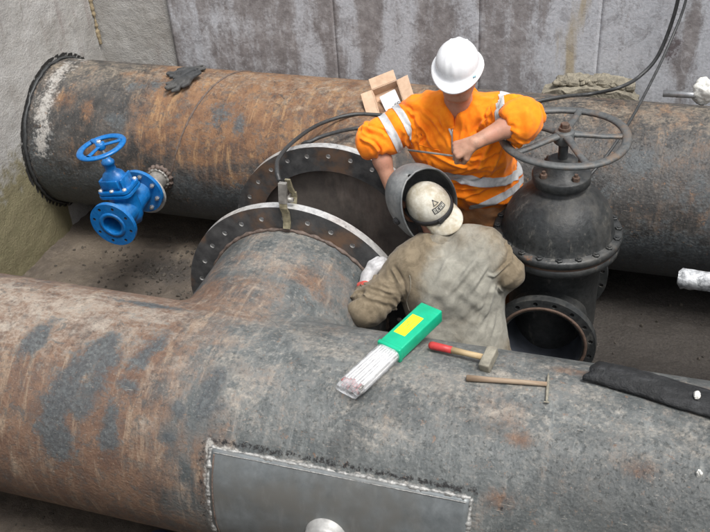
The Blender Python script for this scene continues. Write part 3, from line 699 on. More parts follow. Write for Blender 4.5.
weldline(L, .0085, p1, M['weld'], amp=1.1)
L = [cylpt(PX0+.01+(PX1-PX0-.02)*i/130, aT+.028, pp+.0005) for i in range(131)]
weldline(L, .0020, p1, M['weld'], 'scribe_line', amp=.3)
L = [cylpt(PX0-.006+.004*noise.noise(Vector((0, i*.1, 0))), aT+(aB-aT)*i/120, PR+.006) for i in range(121)]; weldline(L, .0095, p1, M['weld'], amp=1.0)
L = [cylpt(PX0+.012, aT+.04+(aB-aT-.04)*i/120, pp+.0005) for i in range(121)]; weldline(L, .0035, p1, M['weld_dark'], 'weld_groove', amp=.5)
L = [cylpt(PX1+.004+.004*noise.noise(Vector((0, i*.1, 3))), aT+(aB-aT)*i/120, PR+.006) for i in range(121)]; weldline(L, .010, p1, M['weld'], amp=1.0)
# round stub on the patch
kp = oncyl(328, 534); ka = math.atan2(AX1[0]-kp.y, kp.z-AX1[1]); nrm = Vector((0, -math.sin(ka), math.cos(ka)))
bm = bmesh.new(); b_lathe(bm, [(.086, -.02), (.082, .008), (.079, .012), (.079, .03), (.074, .042), (.055, .054), (.03, .060), (0, .062)], tr(Vector(cylpt(kp.x, ka, pp)), frame(nrm)), 48)
bm_obj('round_stub', bm, simple('scuffed_pale_steel', (.38, .38, .37), .5, .3, .35, 14, .3, .004), p1)

# rear pipe
p2 = thing('rear_pipe', (-1.0, AX2[0], 0.14), 'large rusty orange and black steel pipe lying along the rear wall', 'pipe')
br2 = [(BX, YF2, AX2[0], .452, .03), (VX, YF2, AX2[0], .19, .02)]
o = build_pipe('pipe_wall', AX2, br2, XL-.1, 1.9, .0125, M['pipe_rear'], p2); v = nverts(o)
onb = np.clip(((AX2[0]-.42)-v[:, 1])/.1, 0, 1)*(np.clip(1-(np.abs(v[:, 0]-BX)-.5)/.05, 0, 1)+np.clip(1-(np.abs(v[:, 0]-VX)-.25)/.05, 0, 1))
S = lambda px, py, ra, rb, rot=0.: smooth_blob(v, oncyl(px, py, AX2), ra, rb, rot, AX2)*(1-np.clip(onb, 0, 1))
topn = np.clip((v[:, 2]-.62)/PR, 0, 1)
rust = np.clip((v[:, 0]+3.15)/.35, 0, 1)*np.clip((-1.1-v[:, 0])/.4, 0, 1)*np.clip((topn-.12)*2.2, 0, 1)*.85+.18+np.clip((v[:, 0]+.9)/.4, 0, 1)*.06
for q in ((65, 100, .10, .08), (88, 108, .06, .10), (140, 75, .2, .05), (95, 150, .10, .07), (205, 160, .2, .06), (235, 180, .25, .10)): rust = np.maximum(rust, S(*q)*.75)
set_attr(o, 'rust', rust*(1-np.clip(onb, 0, 1)*.5))
dark = np.zeros(len(v))
for q in ((222, 112, .10, .09, .3), (176, 115, .03, .04), (150, 85, .16, .06, .3), (120, 120, .1, .1), (40, 150, .12, .22), (330, 112, .09, .03), (240, 125, .05, .1, .3), (590, 190, .3, .12), (640, 160, .15, .12)): dark = np.maximum(dark, S(*q)*.72)
dark = np.maximum(dark, np.clip((.35-(v[:, 2]-.62)/PR)*1.6, 0, .75)*(v[:, 0] > -3.7)); dark = np.maximum(dark, np.clip((v[:, 0]+.5)/.8, 0, 1)*np.clip(1.05-topn, 0, .46))  # underside shade painted into the colour; right stretch darkened below its crest
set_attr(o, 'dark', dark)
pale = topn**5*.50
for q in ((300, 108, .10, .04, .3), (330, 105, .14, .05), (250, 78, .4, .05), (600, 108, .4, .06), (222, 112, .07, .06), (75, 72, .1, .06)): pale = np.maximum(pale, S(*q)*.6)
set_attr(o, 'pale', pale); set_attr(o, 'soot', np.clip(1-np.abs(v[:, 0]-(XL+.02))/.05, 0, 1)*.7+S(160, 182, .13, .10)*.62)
set_attr(o, 'white', np.clip(1-np.abs(v[:, 0]-(XL+.13))/.16, 0, 1)*.66*np.clip(topn*3+.3, 0, 1))
inner_tube(p2, BX, YF2, AX2[0]-.25, .437, AX2)
bm = bmesh.new(); b_lathe(bm, [(0, .0), (.30, .004), (.425, .0), (.437, .006)], tr((BX, YF2+.035, AX2[1]), FRn), 72); bm_obj('blank_plate', bm, M['blank'], p2)

bm = bmesh.new(); Vv = []
for j in range(40):
    a = PI*(.1+.8*j/39)
    Vv.append([bm.verts.new((x, AX2[0]+(PR-.02)*math.sin(a), AX2[1]+(PR-.02)*math.cos(a))) for x in np.linspace(BX-.8, BX+.8, 12)])
for a, b in zip(Vv[:-1], Vv[1:]):
    for i in range(11): bm.faces.new((a[i], a[i+1], b[i+1], b[i]))
bm_obj('pipe_lining', bm, M['pipe_inner'], p2)
inner_tube(p2, VX, YF2, AX2[0]-.25, .165, AX2)
drilled_ring('branch_flange', .575, .437, .045, .525, 28, .0125, .0, [M['flange'], M['machined'], M['machined']], p2, tr((BX, YF2-.0225, AX2[1]), FR), 128)
bead_ring(p2, BX, YF2+.028, AX2[1], .457, .009, M['weld_dark'])
# helical weld seam across the rusty stretch
a, b = oncyl(228, 76, AX2), oncyl(172, 170, AX2); ta, tb_ = math.atan2(a.y-AX2[0], a.z-.62), math.atan2(b.y-AX2[0], b.z-.62)
L = [(a.x+(b.x-a.x)*t, AX2[0]+(PR+.001)*math.sin(ta+(tb_-ta)*t), .62+(PR+.001)*math.cos(ta+(tb_-ta)*t)) for t in np.linspace(-.3, 1.1, 90)]
weldline(L, .0065, p2, M['weld_dark'], 'spiral_weld', .4)
# stub for the blue valve
SX, SZ = -2.80, .64
bm = bmesh.new(); FRn = frame((0, -1, 0), (1, 0, 0))
b_lathe(bm, [(.060, 0), (.060, .20)], tr((SX, AX2[0]-PR+.02, SZ), FRn), 32); bm_obj('pipe_stub', bm, M['steel'], p2)
bead_ring(p2, SX, AX2[0]-PR-.004, SZ, .070, .016, M['weld_dark'], 'weld_bead', 60)
bead_ring(p2, SX, AX2[0]-PR-.030, SZ, .065, .008, M['steel'], 'stub_collar', 60)
drilled_ring('stub_flange', .130, .05, .02, .108, 8, .008, .5, [M['galv'], M['machined'], M['steel']], p2, tr((SX, 4.145, SZ), FR), 48)
# drain tube lying out of the top at the right
pe = []

# ------------------------------------------------------------------ black gate valve on the rear pipe
VY = 3.665
vb = thing('gate_valve', (VX, VY, .33), 'big black cast iron gate valve with domed bonnet and large open handwheel', 'valve')
T = lambda x, y, z: tr((VX+x, VY+y, z))
bm = bmesh.new()
b_lathe(bm, [(0, .34), (.13, .35), (.19, .42), (.205, .55), (.205, .84), (.235, .93), (.235, .97)], T(0, 0, 0), 64, sx=1, sy=.82)
bm_obj('valve_body', bm, M['iron'], vb)
bm = bmesh.new()
b_lathe(bm, [(.175, .0), (.18, .14), (.205, .19)], tr((VX, VY-.10, .63), FRn), 64)
b_lathe(bm, [(.175, .0), (.18, .14), (.205, .19)], tr((VX, VY+.10, .63), FR), 64); bm_obj('port_neck', bm, M['iron'], vb)
o = drilled_ring('port_flange', .238, .178, .040, .215, 16, .011, .5, [M['iron'], M['iron'], M['iron']], vb, tr((VX, 3.345, .63), FR), 80)
o = drilled_ring('port_flange', .238, .178, .040, .215, 16, .011, .5, [M['iron'], M['iron'], M['iron']], vb, tr((VX, 3.895, .63), FR), 80)
bm = bmesh.new(); b_lathe(bm, [(.186, .0), (.200, .0), (.200, -.006), (.186, -.006)], tr((VX, 3.345, .63), FR), 64, closed=True); bm_obj('raised_face', bm, M['rust_nut'], vb)
bm = bmesh.new(); b_lathe(bm, [(.178, 0), (.172, .10), (.172, .42)], tr((VX, 3.35, .63), FR), 64); bmesh.ops.reverse_faces(bm, faces=bm.faces); bm_obj('bore_lining', bm, M['bore'], vb)
bm = bmesh.new(); b_lathe(bm, [(0, 0), (.172, 0)], tr((VX, 3.62, .63), FRn), 48); b_lathe(bm, [(.14, 0), (.15, .012), (.165, .012), (.172, 0)], tr((VX, 3.615, .63), FRn), 48); bm_obj('gate_wedge', bm, M['bore'], vb)
def plain_ring(name, ro, z0, z1, parent, mat, bev=.008):
    bm = bmesh.new(); b_lathe(bm, [(0, z0), (ro-bev, z0), (ro, z0+bev), (ro, z1-bev), (ro-bev, z1), (0, z1)], T(0, 0, 0), 72); return bm_obj(name, bm, mat, parent, autosmooth=.6)
plain_ring('body_flange', .283, .962, 1.002, vb, M['iron']); plain_ring('bonnet_flange', .290, 1.010, 1.052, vb, M['iron'], .010)
bm = bmesh.new(); b_lathe(bm, [(.278, .998), (.278, 1.014)], T(0, 0, 0), 64); bm_obj('gasket', bm, M['rust_nut'], vb)
bm = bmesh.new(); b_lathe(bm, [(.256, 1.048), (.250, 1.060), (.246, 1.085), (.236, 1.130), (.216, 1.175), (.186, 1.215), (.150, 1.248), (.118, 1.266), (.100, 1.278), (.095, 1.30)], T(0, 0, 0), 72)
bm_obj('bonnet', bm, M['iron'], vb)
bm = bmesh.new(); b_lathe(bm, [(.095, 1.29), (.125, 1.295), (.128, 1.30), (.128, 1.335), (.122, 1.342), (.07, 1.344), (.066, 1.40), (.05, 1.41), (0, 1.41)], T(0, 0, 0), 48); bm_obj('gland', bm, M['iron'], vb, autosmooth=.7)
for k in range(20):
    a = 2*PI*(k+.5)/20; bm = bmesh.new(); b_hex(bm, .016, .009, T(.270*math.cos(a), .270*math.sin(a), 1.052) @ Matrix.Rotation(random.random(), 4, 'Z')); 
    b_lathe(bm, [(.008, 0), (.008, .013), (0, .014)], T(.270*math.cos(a), .270*math.sin(a), 1.052), 8); bm_obj('bolt', bm, M['iron'], vb, False)
for k in range(4):
    a = 2*PI*(k+.5)/4; bm = bmesh.new(); b_hex(bm, .017, .02, T(.098*math.cos(a), .098*math.sin(a), 1.342)); b_lathe(bm, [(.008, 0), (.008, .032), (0, .034)], T(.098*math.cos(a), .098*math.sin(a), 1.342), 8); bm_obj('gland_nut', bm, M['rust_nut'], vb, False)
bm = bmesh.new(); b_lathe(bm, [(.021, 1.40), (.021, 1.53), (0, 1.53)], T(0, 0, 0), 20); bm_obj('stem', bm, M['iron'], vb)
hw = bmesh.new(); WR, WZ = .260, 1.515; ring = []
for i in range(96):
    a = 2*PI*i/96; sec = []
    for k in range(12):
        b = 2*PI*k/12; rr_ = WR+.021*math.cos(b); zz = WZ+.013*math.sin(b)+.004*math.sin(a*2+1)+.003*math.sin(a*3)
        sec.append(hw.verts.new((VX+rr_*math.cos(a), VY+rr_*math.sin(a), zz)))
    ring.append(sec)
for i in range(96):
    for k in range(12): hw.faces.new((ring[i][k], ring[(i+1) % 96][k], ring[(i+1) % 96][(k+1) % 12], ring[i][(k+1) % 12]))
whl = bm_obj('handwheel', hw, M['wheel'], vb)
for k in range(5):
    a = R(82)+2*PI*k/5; bm = bmesh.new(); d = Vector((math.cos(a), math.sin(a), 0)); s_ = Vector((-d.y, d.x, 0))
    secs = []
    for t, wd, ht, dz in ((.03, .022, .014, .012), (.08, .018, .012, .008), (.17, .015, .010, .0), (WR-.005, .017, .010, 0)):
        p = Vector((VX, VY, WZ+dz))+d*t; secs.append([bm.verts.new(p+s_*wd*math.cos(q)+Vector((0, 0, ht*math.sin(q)))) for q in [2*PI*i/10 for i in range(10)]])
    for A_, B_ in zip(secs[:-1], secs[1:]):
        for i in range(10): bm.faces.new((A_[i], A_[(i+1) % 10], B_[(i+1) % 10], B_[i]))
    bm_obj('spoke', bm, M['wheel'], whl)
bm = bmesh.new(); b_lathe(bm, [(.040, WZ-.03), (.044, WZ-.025), (.044, WZ+.022), (.038, WZ+.028), (.02, WZ+.03)], T(0, 0, 0), 32); bm_obj('hub', bm, M['wheel'], whl)
bm = bmesh.new(); b_lathe(bm, [(.026, 0), (.026, .012), (0, .012)], T(0, 0, WZ+.03), 24); b_hex(bm, .019, .022, T(0, 0, WZ+.04)); bm_obj('hub_nut', bm, M['rust_nut'], whl, False)

# ------------------------------------------------------------------ blue gate valve (local frame, tilted a little)
bv = thing('gate_valve', (SX+.0, 3.947, SZ+.03), 'small bright blue gate valve with a blue handwheel on a stub of the rear pipe', 'valve', rot=(R(3), R(-9), 0))
def bl(name, fn, mat=M['blue'], parent=None, auto=None, smooth=True):
    bm = bmesh.new(); fn(bm); return bm_obj(name, bm, mat, parent or bv, smooth, local=True, autosmooth=auto)
Fy = FR; bv.scale = (1.1, 1.1, 1.1)
def body(bm):
    b_lathe(bm, [(.066, -.15), (.064, -.11), (.070, -.06), (.078, 0), (.070, .06), (.064, .11), (.066, .15)], tr((0, 0, 0), Fy), 40)
    b_lathe(bm, [(0, -.095), (.05, -.09), (.072, -.05), (.080, 0), (.080, .075), (.09, .10)], Matrix.Identity(4), 40, sx=1.0, sy=.72)
bl('valve_body', body)
for y0, nm in ((-.162, 'front_flange'), (.142, 'rear_flange')):
    bm_ = drilled_ring('port_flange', .126, .058, .022, .102, 8, .0085, .5, [M['blue'], M['blue'], M['bore']], None, tr((0, y0, 0), Fy), 64)
    bm_.parent = bv
    bl('raised_face', lambda bm: b_lathe(bm, [(.050, 0), (.074, 0), (.074, .003), (.050, .003)], tr((0, y0 - (.003 if y0 < 0 else -.020), 0), Fy), 48, closed=True))
bl('bore_lining', lambda bm: (b_lathe(bm, [(.054, -.163), (.050, -.12), (.050, .15)], tr((0, 0, 0), Fy), 40), bmesh.ops.reverse_faces(bm, faces=bm.faces)), M['blue'])
bl('gate_wedge', lambda bm: (b_lathe(bm, [(0, 0), (.052, 0)], tr((0, -.02, 0), FRn), 32)), M['bore'])
for zz, nm, w_ in ((.105, 'body_flange', .094), (.128, 'bonnet_flange', .092)):
    def f_(bm, zz=zz, w_=w_):
        b_box(bm, (w_*2, w_*1.62, .019), tr((0, 0, zz)), .0, 1)
        es = [e for e in bm.edges if abs(e.verts[0].co.z-e.verts[1].co.z) > .01]
        bmesh.ops.bevel(bm, geom=es, offset=.032, segments=6, affect='EDGES', profile=.5)
        bmesh.ops.bevel(bm, geom=[e for e in bm.edges if abs(e.verts[0].co.z-e.verts[1].co.z) < .001 and len(e.link_faces) == 2 and e.calc_face_angle(0) > 1], offset=.003, segments=2, affect='EDGES')
    bl(nm, f_, auto=.6)
bl('bonnet', lambda bm: b_lathe(bm, [(.078, .135), (.076, .155), (.070, .185), (.055, .212), (.036, .226), (.030, .232), (.030, .262), (.036, .266), (.036, .282), (.028, .288), (.022, .30), (0, .30)], Matrix.Identity(4), 40, sx=1, sy=.78))
def ribs(bm):
    for sx_ in (-1, 1):
        b_box(bm, (.014, .10, .06), tr((sx_*.062, 0, .165)), .005)
    b_box(bm, (.10, .012, .05), tr((0, -.056, .172)), .005)
bl('bonnet_rib', ribs)
for x, y in ((-.072, -.055), (.072, -.055), (-.072, .055), (.072, .055), (0, -.064), (0, .064)):
    bl('bolt', lambda bm, x=x, y=y: (b_lathe(bm, [(.011, 0), (.011, .008), (.007, .010), (0, .010)], tr((x, y, .1375)), 12)), M['machined'])
bl('stem', lambda bm: b_lathe(bm, [(.011, .29), (.011, .38), (0, .38)], Matrix.Identity(4), 16), M['galv'])
def rim(bm):
    rg = []
    for i in range(72):
        a = 2*PI*i/72; rg.append([bm.verts.new(((.112+.0185*math.cos(b))*math.cos(a), (.112+.0185*math.cos(b))*math.sin(a), .362+.0105*math.sin(b))) for b in [2*PI*k/12 for k in range(12)]])
    for i in range(72):
        for k in range(12): bm.faces.new((rg[i][k], rg[(i+1) % 72][k], rg[(i+1) % 72][(k+1) % 12], rg[i][(k+1) % 12]))
bw = bl('handwheel', rim)
for k in range(3):
    a = R(25)+2*PI*k/3
    def sp(bm, a=a):
        d = Vector((math.cos(a), math.sin(a), 0)); s_ = Vector((-d.y, d.x, 0)); secs = []
        for t, wd in ((.008, .014), (.04, .011), (.108, .013)):
            secs.append([bm.verts.new(d*t+s_*wd*math.cos(q)+Vector((0, 0, .372+.007*math.sin(q)))) for q in [2*PI*i/8 for i in range(8)]])
        for A_, B_ in zip(secs[:-1], secs[1:]):
            for i in range(8): bm.faces.new((A_[i], A_[(i+1) % 8], B_[(i+1) % 8], B_[i]))
    bl('spoke', sp, parent=bw)
bl('hub', lambda bm: b_lathe(bm, [(.02, .352), (.024, .357), (.024, .385), (.018, .389), (0, .389)], Matrix.Identity(4), 24), parent=bw)
bl('hub_nut', lambda bm: b_hex(bm, .012, .012, tr((0, 0, .388))), M['machined'], bw, smooth=False)
for k in range(8):
    a = 2*PI*(k+.5)/8
    bl('flange_bolt', lambda bm, a=a: (b_hex(bm, .0125, .012, tr((.102*math.cos(a), .142, .102*math.sin(a)), FRn)), b_lathe(bm, [(.007, 0), (.007, .02), (0, .021)], tr((.102*math.cos(a), .142, .102*math.sin(a)), FRn), 8)), M['galv'], smooth=False)

# ------------------------------------------------------------------ people
def vv(*a): return np.array(a, float)
def add_torso(V, pel, wai, che, nek, shR, shL, lat, inf=0.0, k=.045, sc=1.0):
    for s in (-1, 1):
        V.chain([pel+lat*s*.075, wai+lat*s*.055, che+lat*s*.075], [(.118+inf)*sc, (.108+inf)*sc, (.122+inf)*sc], k)
        sh = shL if s > 0 else shR
        V.cap(che+lat*s*.06+vv(0, 0, .04), sh*.72+nek*.28, .105+inf, .068+inf, k)
        V.cap(nek, sh, .055+inf*.8, .066+inf, .03)
    V.cap(che, nek-vv(0, 0, .02), .11+inf, .06+inf, k)
def add_hand(V, W, hd, pn, side, curl, k=.008, inf=0.0, spread=.021, thumb=.7):
    """W wrist, hd towards knuckles, pn palm normal (towards which fingers curl), side = sign of the thumb along lateral"""
    hd = hd/np.linalg.norm(hd); pn = pn-hd*(pn@hd); pn /= np.linalg.norm(pn); lt = np.cross(hd, pn)*side
    V.cap(W-hd*.01, W+hd*.03, .027+inf, .029+inf, .015, flat=(pn, .75))
    for i in range(4):
        o = lt*(1.5-i)*spread
        V.cap(W+hd*.02+o*.6, W+hd*(.083-.004*abs(i-1))+o, .0145+inf, .0125+inf, .012)
    for i in range(4):
        L = [(.044, .027, .022), (.048, .031, .023), (.045, .029, .022), (.036, .022, .019)][i]
        p = W+hd*(.088-.004*abs(i-1))+lt*(1.5-i)*spread; a = 0
        for j in range(3):
            a += curl[j]*(1+.06*(i-1.5)); d = hd*math.cos(a)+pn*math.sin(a)+lt*.03*(1.5-i)
            q = p+d*L[j]; V.cap(p, q, .0096-.0007*j+inf, .0090-.0009*j+inf, .002 if j else .004); p = q
    p0 = W+hd*.022+lt*.022; p1 = W+hd*.052+lt*.045+pn*.018; p2 = p1+(hd*.6+pn*thumb-lt*.15)*.034; p3 = p2+(hd*.45+pn*thumb*1.1-lt*.6)*.025
    V.cap(p0, p1, .016+inf, .0125+inf, .01); V.cap(p1, p2, .0118+inf, .0105+inf, .004); V.cap(p2, p3, .0105+inf, .0090+inf, .004)
def add_head(V, c, f, u):
    f = f/np.linalg.norm(f); u = u-f*(u@f); u /= np.linalg.norm(u); l = np.cross(f, u)
    Q = np.stack([l, f, u], 1); P = lambda a, b, d: c+l*a+f*b+u*d
    V.ell(P(0, -.012, .025), (.076, .096, .088), Q, .01); V.ell(P(0, .022, -.035), (.062, .070, .068), Q, .035)
    V.cap(P(-.022, .045, -.088), P(.022, .045, -.088), .022, .022, .03); V.cap(P(0, .068, -.093), P(0, .070, -.088), .016, .016, .018)
    for s in (-1, 1):
        V.cap(P(s*.053, -.005, -.06), P(s*.03, .055, -.088), .018, .018, .03)          # jaw
        V.cap(P(s*.044, .055, -.022), P(s*.056, .028, -.018), .017, .016, .022)        # cheekbone
        V.cap(P(s*.014, .083, .022), P(s*.046, .066, .024), .009, .008, .014)          # brow
        V.ell(P(s*.031, .082, .002), (.016, .012, .011), Q, .010, sub=True)            # socket
        V.ell(P(s*.031, .068, .001), (.0135, .0135, .0125), Q, .003)
        V.ell(P(s*.079, -.012, -.010), (.008, .019, .031), Q, .008); V.ell(P(s*.088, -.006, -.008), (.006, .010, .018), Q, .004, sub=True)
        V.ell(P(s*.012, .094, -.031), (.009, .010, .007), Q, .006)
    V.cap(P(0, .082, .012), P(0, .104, -.026), .008, .0115, .010)
    V.cap(P(-.020, .079, -.057), P(.020, .079, -.057), .0065, .0065, .006); V.cap(P(-.018, .078, -.068), P(.018, .078, -.068), .0072, .0072, .006)
    V.cap(P(-.021, .0905, -.0625), P(.021, .0905, -.0625), .0028, .0028, .003, sub=True)
    return P, Q
def wrinkle(V, F, amp, spec, seed=0):
    """cloth folds: spec list of (weight, frame axes, scales)"""
    n_ = normals(V, F); d = np.zeros(len(V))
    for w_, fr, sc in spec: d += w_*(ridged(V, fr, sc, seed)); seed += 3.7
    return V+n_*(amp*d)[:, None]
def along(a, b):      # frame whose first axis runs from a to b
    z = (b-a)/np.linalg.norm(b-a); x = np.cross(z, [0, 0, 1.]); x /= np.linalg.norm(x); return np.stack([z, x, np.cross(z, x)], 1)
def segw(V, a, b, r):
    d = b-a; t = np.clip(((V-a)@d)/(d@d), 0, 1); return np.clip(1-np.linalg.norm(V-a-t[:, None]*d, axis=1)/r, 0, 1)
def folds(V, F, items, facing=None):
    """pressed creases: each item (points, width, height) is a raised fold with a soft valley on both sides"""
    n_ = normals(V, F); D = np.zeros(len(V))
    for pts, w_, h_ in items:
        P = [np.array(p, float) for p in pts]
        if facing is None: P = [V[np.argmin(((V-p)**2).sum(1))] for p in P]
        best = np.full(len(V), 9.0); tt = np.zeros(len(V)); side = np.zeros(len(V))
        for i in range(len(P)-1):
            a, b = P[i], P[i+1]; d = b-a; t = np.clip(((V-a)@d)/max(d@d, 1e-9), 0, 1)
            q = V-a-t[:, None]*d; dist_ = np.linalg.norm(q*(np.array([1, .35, 1]) if facing is not None else 1), axis=1)
            m = dist_ < best; best[m] = dist_[m]; tt[m] = (i+t[m])/(len(P)-1)
        env = np.clip(np.minimum(tt, 1-tt)*4, 0, 1)**.6; env[tt <= 0] = 0; env[tt >= 1] = 0
        if facing is not None: env = env*np.clip((n_@facing)*1.6, 0, 1)
        D += h_*env*(np.exp(-(best/w_)**2)-.55*np.exp(-((best-1.9*w_)/(w_*.9))**2))
    return V+n_*D[:, None]
def rfold(rng_, a, b, bend, w_, h_):
    a = np.array(a, float); b = np.array(b, float); m = (a+b)/2+np.array([rng_.uniform(-bend, bend), 0, rng_.uniform(-bend, bend)])
    return ([a, a*.6+m*.5-b*.1, m, b*.6+m*.5-a*.1, b], w_, h_)
def cut_band(src, name, c, n_, w_, cen, rad, mat, parent, off=.003, lim=None):
    """strip of the garment between two planes, lifted off it: a sewn-on tape"""
    bm = bmesh.new(); bm.from_mesh(src.data); c = Vector(c); n_ = Vector(n_).normalized(); cen = Vector(cen)
    keep = [f for f in bm.faces if abs((f.calc_center_median()-c).dot(n_)) < w_+.02 and (f.calc_center_median()-cen).length < rad and (lim is None or lim(f.calc_center_median()))]
    ks = set(keep); bmesh.ops.delete(bm, geom=[f for f in bm.faces if f not in ks], context='FACES')
    for s in (-1, 1):
        bmesh.ops.bisect_plane(bm, geom=list(bm.verts)+list(bm.edges)+list(bm.faces), plane_co=c+n_*w_*s, plane_no=n_*s, clear_outer=True)
    bm.normal_update(); nn = {v: v.normal.copy() for v in bm.verts}
    for v in bm.verts: v.co += nn[v]*off
    return bm_obj(name, bm, mat, parent)

# ---- the man in orange
pel, wai, che, nek = vv(-.76, 3.91, .93), vv(-.785, 3.87, 1.12), vv(-.81, 3.80, 1.36), vv(-.828, 3.765, 1.575)
hc = vv(-.808, 3.665, 1.775); lat = vv(1, -.05, 0)
shR, shL = vv(-1.015, 3.775, 1.485), vv(-.645, 3.77, 1.515)
pt = lambda x, y, d: np.array(ony(x, y, d))
elR, elL = pt(376, 141, 3.66), pt(521, 120, 3.58)
wrR, wrL = pt(394, 196, 3.58), pt(474, 143, 3.43)
hf = vv(.05, -.95, -.31); hu = vv(0.02, -.31, .95)
A = thing('person', (-.8, 3.88, 0), 'man in orange high visibility shirt and white hard hat standing behind the welder', 'person', rot=(0, 0, 0))
V = Vol((-1.34, 3.22, 0), (-.36, 4.10, 1.88), .0040)
add_torso(V, pel, wai, che, nek, shR, shL, lat)
V.cap(nek-vv(0, 0, .03), hc+vv(0, .02, -.05), .058, .052, .03)
HP, HQ = add_head(V, hc, hf, hu)
V.chain([shR, elR], [.052, .041], .03); V.cap(elR, elR*.65+wrR*.35, .041, .042, .02); V.cap(elR*.65+wrR*.35, wrR, .042, .027, .02)
V.chain([shL, elL], [.052, .043], .03); V.cap(elL, elL*.68+wrL*.32, .043, .044, .02); V.cap(elL*.68+wrL*.32, wrL, .044, .028, .02)
add_hand(V, wrR, wrR-elR, vv(.5, .2, -.4), 1, (.5, .6, .5))
hdL = vv(-.78, -.22, -.35); add_hand(V, wrL, hdL, vv(-.15, .55, -.85), 1, (1.25, 1.45, .75), spread=.020, thumb=.95)
for s in (-1, 1):
    hip = pel+lat*s*.095-vv(0, 0, .04); kn = vv(hip[0]+s*.04, hip[1]-.03, .50); an = vv(kn[0]+s*.03, kn[1]+.03, .10)
    V.chain([hip, kn, an], [.095, .058, .042], .03); V.cap(an-vv(0, 0, .05), an+vv(s*.03, -.16, -.06), .036, .034, .02)
v, f = V.mesh(); v = relax(v, f, 1, .4)
mesh_obj('body', v, f, M['skin'], A)
for s in (-1, 1):
    bm = bmesh.new(); bmesh.ops.create_uvsphere(bm, u_segments=12, v_segments=8, radius=.0075, matrix=Matrix.Translation(Vector(HP(s*.031, .0755, .001)))); bm_obj('eye', bm, M['eye'], A)
# hair at nape and sides below the helmet
H = Vol(hc-.13, hc+.15, .005); H.ell(HP(0, -.022, .018), (.081, .092, .085), HQ, 0.0); H.cut(HP(0, .035, 0), hf); v, f = H.mesh(); mesh_obj('hair', v, f, M['hair'], A)
# shirt
V = Vol((-1.36, 3.36, .92), (-.33, 4.12, 1.74), .0046)
hem = pel+vv(-.02, 0, .175)
add_torso(V, hem, wai+vv(0, 0, .03), che, nek-vv(0, 0, .02), shR, shL, lat, .017, .05)
V.cap(hem-vv(.08, 0, .02), hem+vv(.06, 0, -.02), .128, .126, .05)
sER, sEL = elR+(wrR-elR)*.10, elL+(wrL-elL)*.17
V.chain([shR, elR, sER], [.072, .060, .054], .04); V.chain([shL, elL, sEL], [.072, .058, .060], .04)
# blouse of cloth hanging at the belly and under the arms
V.ell(wai+vv(.0, -.05, .04), (.155, .125, .10), None, .06); V.ell(shL+vv(-.03, -.01, -.10), (.06, .07, .10), None, .05); V.ell(shR+vv(.04, -.01, -.10), (.06, .07, .10), None, .05)
V.d = V.d.copy()
# neck opening, sleeve ends, hem
V.cap(nek-vv(0, -.01, .05), nek+(hc-nek)*1.1, .060, .085, .012, sub=True); V.cap(nek+vv(0, -.075, -.075), nek+vv(0, -.04, .05), .006, .05, .02, sub=True)
def endcut(V, a, b, r, depth=.2):
    d = (b-a)/np.linalg.norm(b-a); V.cap(b+d*(r*.98), b+d*depth, r, r, .004, sub=True)
endcut(V, elR, elR+(wrR-elR)*.11, .075, .14); endcut(V, elL, elL+(wrL-elL)*.18, .075, .13)
V.cut(hem-vv(0, 0, .085), vv(-.05, -.12, -1))
v, f = V.mesh(); v = relax(v, f, 2)
ch_w = np.clip((v[:, 2]-1.0)/.1, 0, 1)
v = wrinkle(v, f, .0105, [(1.0, np.eye(3), (3.2, 3, 9)), (.9, along(shL, pel+vv(-.05, 0, 0)), (2.5, 12, 12)), (.8, along(shR, pel), (2.5, 12, 12)), (.22, np.eye(3), (19, 19, 19))])
for a, b in ((shR, elR), (shL, elL)):
    w_ = segw(v, a, b, .15)[:, None]; n_ = normals(v, f); v = v+n_*w_*.019*ridged(v, along(a, b), (24, 5, 5), 4)[:, None]
v = relax(v, f, 1, .4); rg_ = random.Random(5); fc = np.array([0, -.9, .4]); it = []
P2 = lambda x, y, d=3.66: np.array(ony(x, y, d))
for a, b, w_, h_ in (((408, 112), (436, 150), .010, .012), ((414, 108), (446, 140), .008, .009), ((500, 116), (478, 172), .010, .013), ((494, 110), (468, 150), .008, .010), ((506, 128), (486, 182), .009, .010),
    ((426, 150), (470, 168), .009, .010), ((430, 182), (474, 186), .010, .013), ((436, 192), (490, 176), .010, .012), ((450, 200), (505, 190), .009, .011), ((428, 160), (440, 196), .008, .009), ((470, 160), (500, 150), .008, .009),
    ((462, 120), (456, 160), .007, .007), ((440, 118), (450, 146), .007, .007), ((482, 186), (508, 170), .008, .010), ((418, 126), (424, 156), .007, .008), ((446, 176), (496, 164), .007, .008), ((490, 200), (508, 182), .007, .009)):
    it.append(rfold(rg_, P2(*a), P2(*b), .015, w_, h_))
v = folds(v, f, it, fc); it = []
for s0, s1, s2 in ((shR, elR, sER), (shL, elL, sEL)):      # crossing creases round the sleeves
    ax = (s1-s0)/np.linalg.norm(s1-s0); Q_ = np.array(frame(ax))
    for k in range(16 if s0 is shR else 30):
        t = rg_.uniform(.05, 1.15); c_ = s0+(s1-s0)*t; a0 = rg_.uniform(0, 2*PI); sp_ = rg_.uniform(.9, 1.9); sk = rg_.uniform(-.045, .045)
        it.append(([c_+(Q_[:, 0]*math.cos(a0+sp_*u)+Q_[:, 1]*math.sin(a0+sp_*u))*.068+ax*sk*(u-.5)*2 for u in np.linspace(0, 1, 5)], rg_.uniform(.007, .011), rg_.uniform(.010, .016)))
v = folds(v, f, it)
